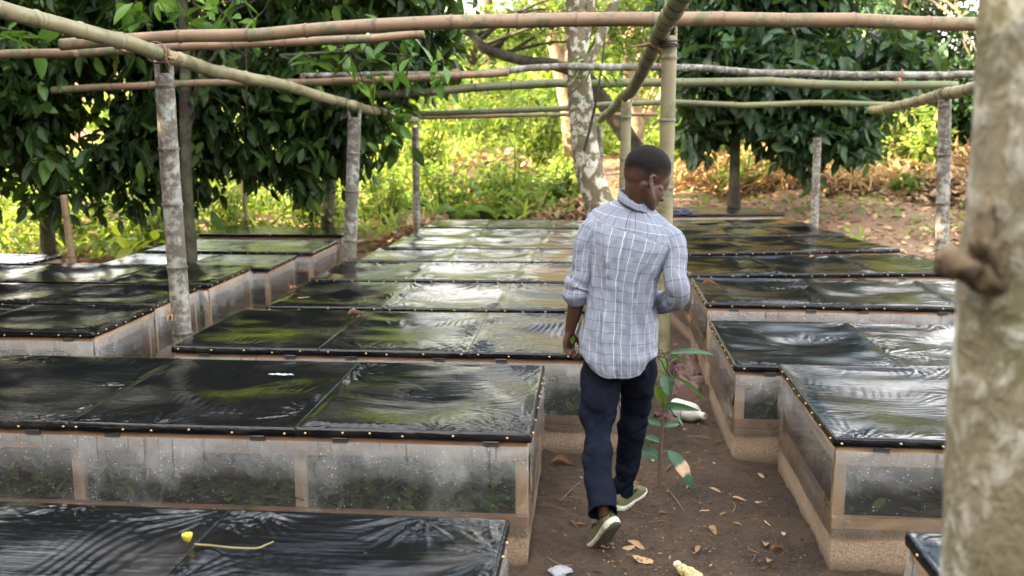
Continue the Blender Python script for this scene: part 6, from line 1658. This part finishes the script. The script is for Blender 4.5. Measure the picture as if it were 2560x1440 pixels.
def crumple(name, p, size, seed, mat, label, cat, flat=0.5):
    rg = np.random.default_rng(seed); V, F = sphere_geo(1, 36, 24)
    k = 1 + 0.30 * vnoise(V[:, 0] * 2, V[:, 1] * 2, V[:, 2] * 2, seed) + 0.16 * np.abs(vnoise(V[:, 0] * 6, V[:, 1] * 6, V[:, 2] * 6, seed)) + 0.07 * np.abs(vnoise(V[:, 0] * 15, V[:, 1] * 15, V[:, 2] * 15, seed))
    V = V * k[:, None] * np.array(size); V[:, 2] = np.maximum(V[:, 2], -size[2] * 0.5)
    o = mesh(name, V, F, mat, None, False); o.location = p; tag(o, label, cat); return o
p = onz(1400, 1428, 0.02); crumple('plastic_scrap', p, (0.042, 0.040, 0.014), 3, simple('dirty_white', (0.26, 0.27, 0.29), 0.5), 'crumpled whitish plastic scrap at the bottom of the path, left', 'plastic scrap')
p = onz(1712, 1430, 0.03)
hk = empty('fruit_husk', p, 0.4, 'broken pale yellow fruit husk at the bottom edge of the path', 'husk')
m = M('husk'); n_ = m.noise(m.coords(), 55, 4, 0.7); MAT['husk'] = m.done(m.bsdf(Base_Color=m.mix(m.ramp(n_, [(0.4, 0), (0.6, 1)]), (0.62, 0.46, 0.26), (0.22, 0.24, 0.06)), Roughness=0.6, Normal=m.bump(n_, 0.8, 0.006)))
V, F = caps([(0.02, -0.07, 0.0), (0.01, -0.03, 0.003), (0, 0.01, 0.004), (-0.006, 0.04, 0.006)], [0.028, 0.027, 0.023, 0.018], 24, 0.005)
V = V + 0.006 * np.stack([vnoise(V[:, 0] * 60, V[:, 1] * 60, V[:, 2] * 60, 1), vnoise(V[:, 0] * 60, V[:, 1] * 60, V[:, 2] * 60, 2), vnoise(V[:, 0] * 60, V[:, 1] * 60, V[:, 2] * 60, 3)], 1)
mesh('husk', V, F, MAT['husk'], hk)
V, F = sphere_geo(1, 24, 16); V = V * (1 + 0.35 * np.abs(vnoise(V[:, 0] * 5, V[:, 1] * 5, V[:, 2] * 5, 7)))[:, None] * [0.016, 0.015, 0.014] + [-0.008, 0.052, 0.010]
mesh('pulp', V, F, simple('pulp', (0.75, 0.62, 0.45), 0.5), hk)
p = onz(1702, 531, 0.66); crumple('tarpaulin_scrap', p, (0.15, 0.10, 0.04), 5, simple('blue_tarp', (0.025, 0.035, 0.07), 0.35), 'crumpled dark blue tarpaulin scrap on the farthest right lid', 'tarpaulin')
p = onz(1722, 528, 0.66); crumple('plastic_scrap', p, (0.05, 0.04, 0.02), 6, simple('pale_scrap', (0.2, 0.23, 0.26), 0.4), 'pale plastic scrap next to the blue tarpaulin on the far lid', 'plastic scrap')
p = at(2296, 574, 12.5); p[2] = float(gz(p[0], p[1])) + 0.02; crumple('plastic_scrap', p, (0.05, 0.05, 0.05), 8, simple('white_scrap', (0.7, 0.7, 0.7), 0.5), 'small white scrap on the ground left of the speckled post', 'plastic scrap')

# ------------------------------------------------------------------ lashings at the joints of the frame
MAT['rubber'] = simple('rubber_strip', (0.03, 0.026, 0.024), 0.7)
def lashing(p, axis, r, label, seed, mat='twig', turns=4):
    rg = np.random.default_rng(seed); a = np.asarray(axis, float); a /= np.linalg.norm(a); n = np.cross(a, [0.3, 0.2, 1.0]); n /= np.linalg.norm(n); b = np.cross(a, n)
    q = np.linspace(0, turns * 2 * math.pi, turns * 14)
    P = (a[None] * (np.sin(q * 0.37 + seed) * 0.022 + 0.004 * rg.normal(0, 1, len(q)))[:, None] + (np.cos(q)[:, None] * n + np.sin(q)[:, None] * b) * (r + 0.004 + 0.003 * rg.random(len(q)))[:, None])
    tail = P[-1] + np.array([[0.01, 0, -0.03], [0.02, 0.01, -0.07]])
    V, F, _ = tube_geo(np.vstack([P, tail]), np.full(len(P) + 2, 0.0045), 6, 1, 0, smoothpath=False)
    o = mesh('tie', V, F, MAT[mat], None, True); o.location = p; tag(o, label, 'tie', None)
lashing(at(392, 132, 6.05), at(405, 137, 6.1) - at(380, 127, 5.95), 0.060, 'bark strip wound round the diagonal pole above the thick lichen post', 1)
lashing(at(300, 104, 6.3), (1, 0, 0.02), 0.055, 'bark strip round the thick top pole where the diagonal pole crosses', 2, 'straw_plain')
lashing(at(1660, 50, 6.75), (1, 0, 0), 0.062, 'dark strip round the thick top pole under the fat green pole', 3, 'rubber')
lashing(at(1672, 110, 7.05), (0, 0, 1), 0.062, 'dark strip round the head of the smooth olive post', 4, 'rubber')
lashing(at(2362, 238, 9.4), at(2450, 218, 8.4) - at(2250, 263, 11.6), 0.062, 'strip round the sunlit pole on top of the speckled post', 5)
lashing(at(885, 265, 9.1), (0, 0, 1), 0.060, 'strip round the top of the second lichen post', 6)
lashing(at(1140, 186, 9.6), (1, 0, 0), 0.045, 'strip binding the two thin poles in the centre', 7, 'straw_plain')
lashing(at(760, 198, 9.55), (1, 0, 0), 0.048, 'strip binding the thin poles in front of the dark leaves', 8)
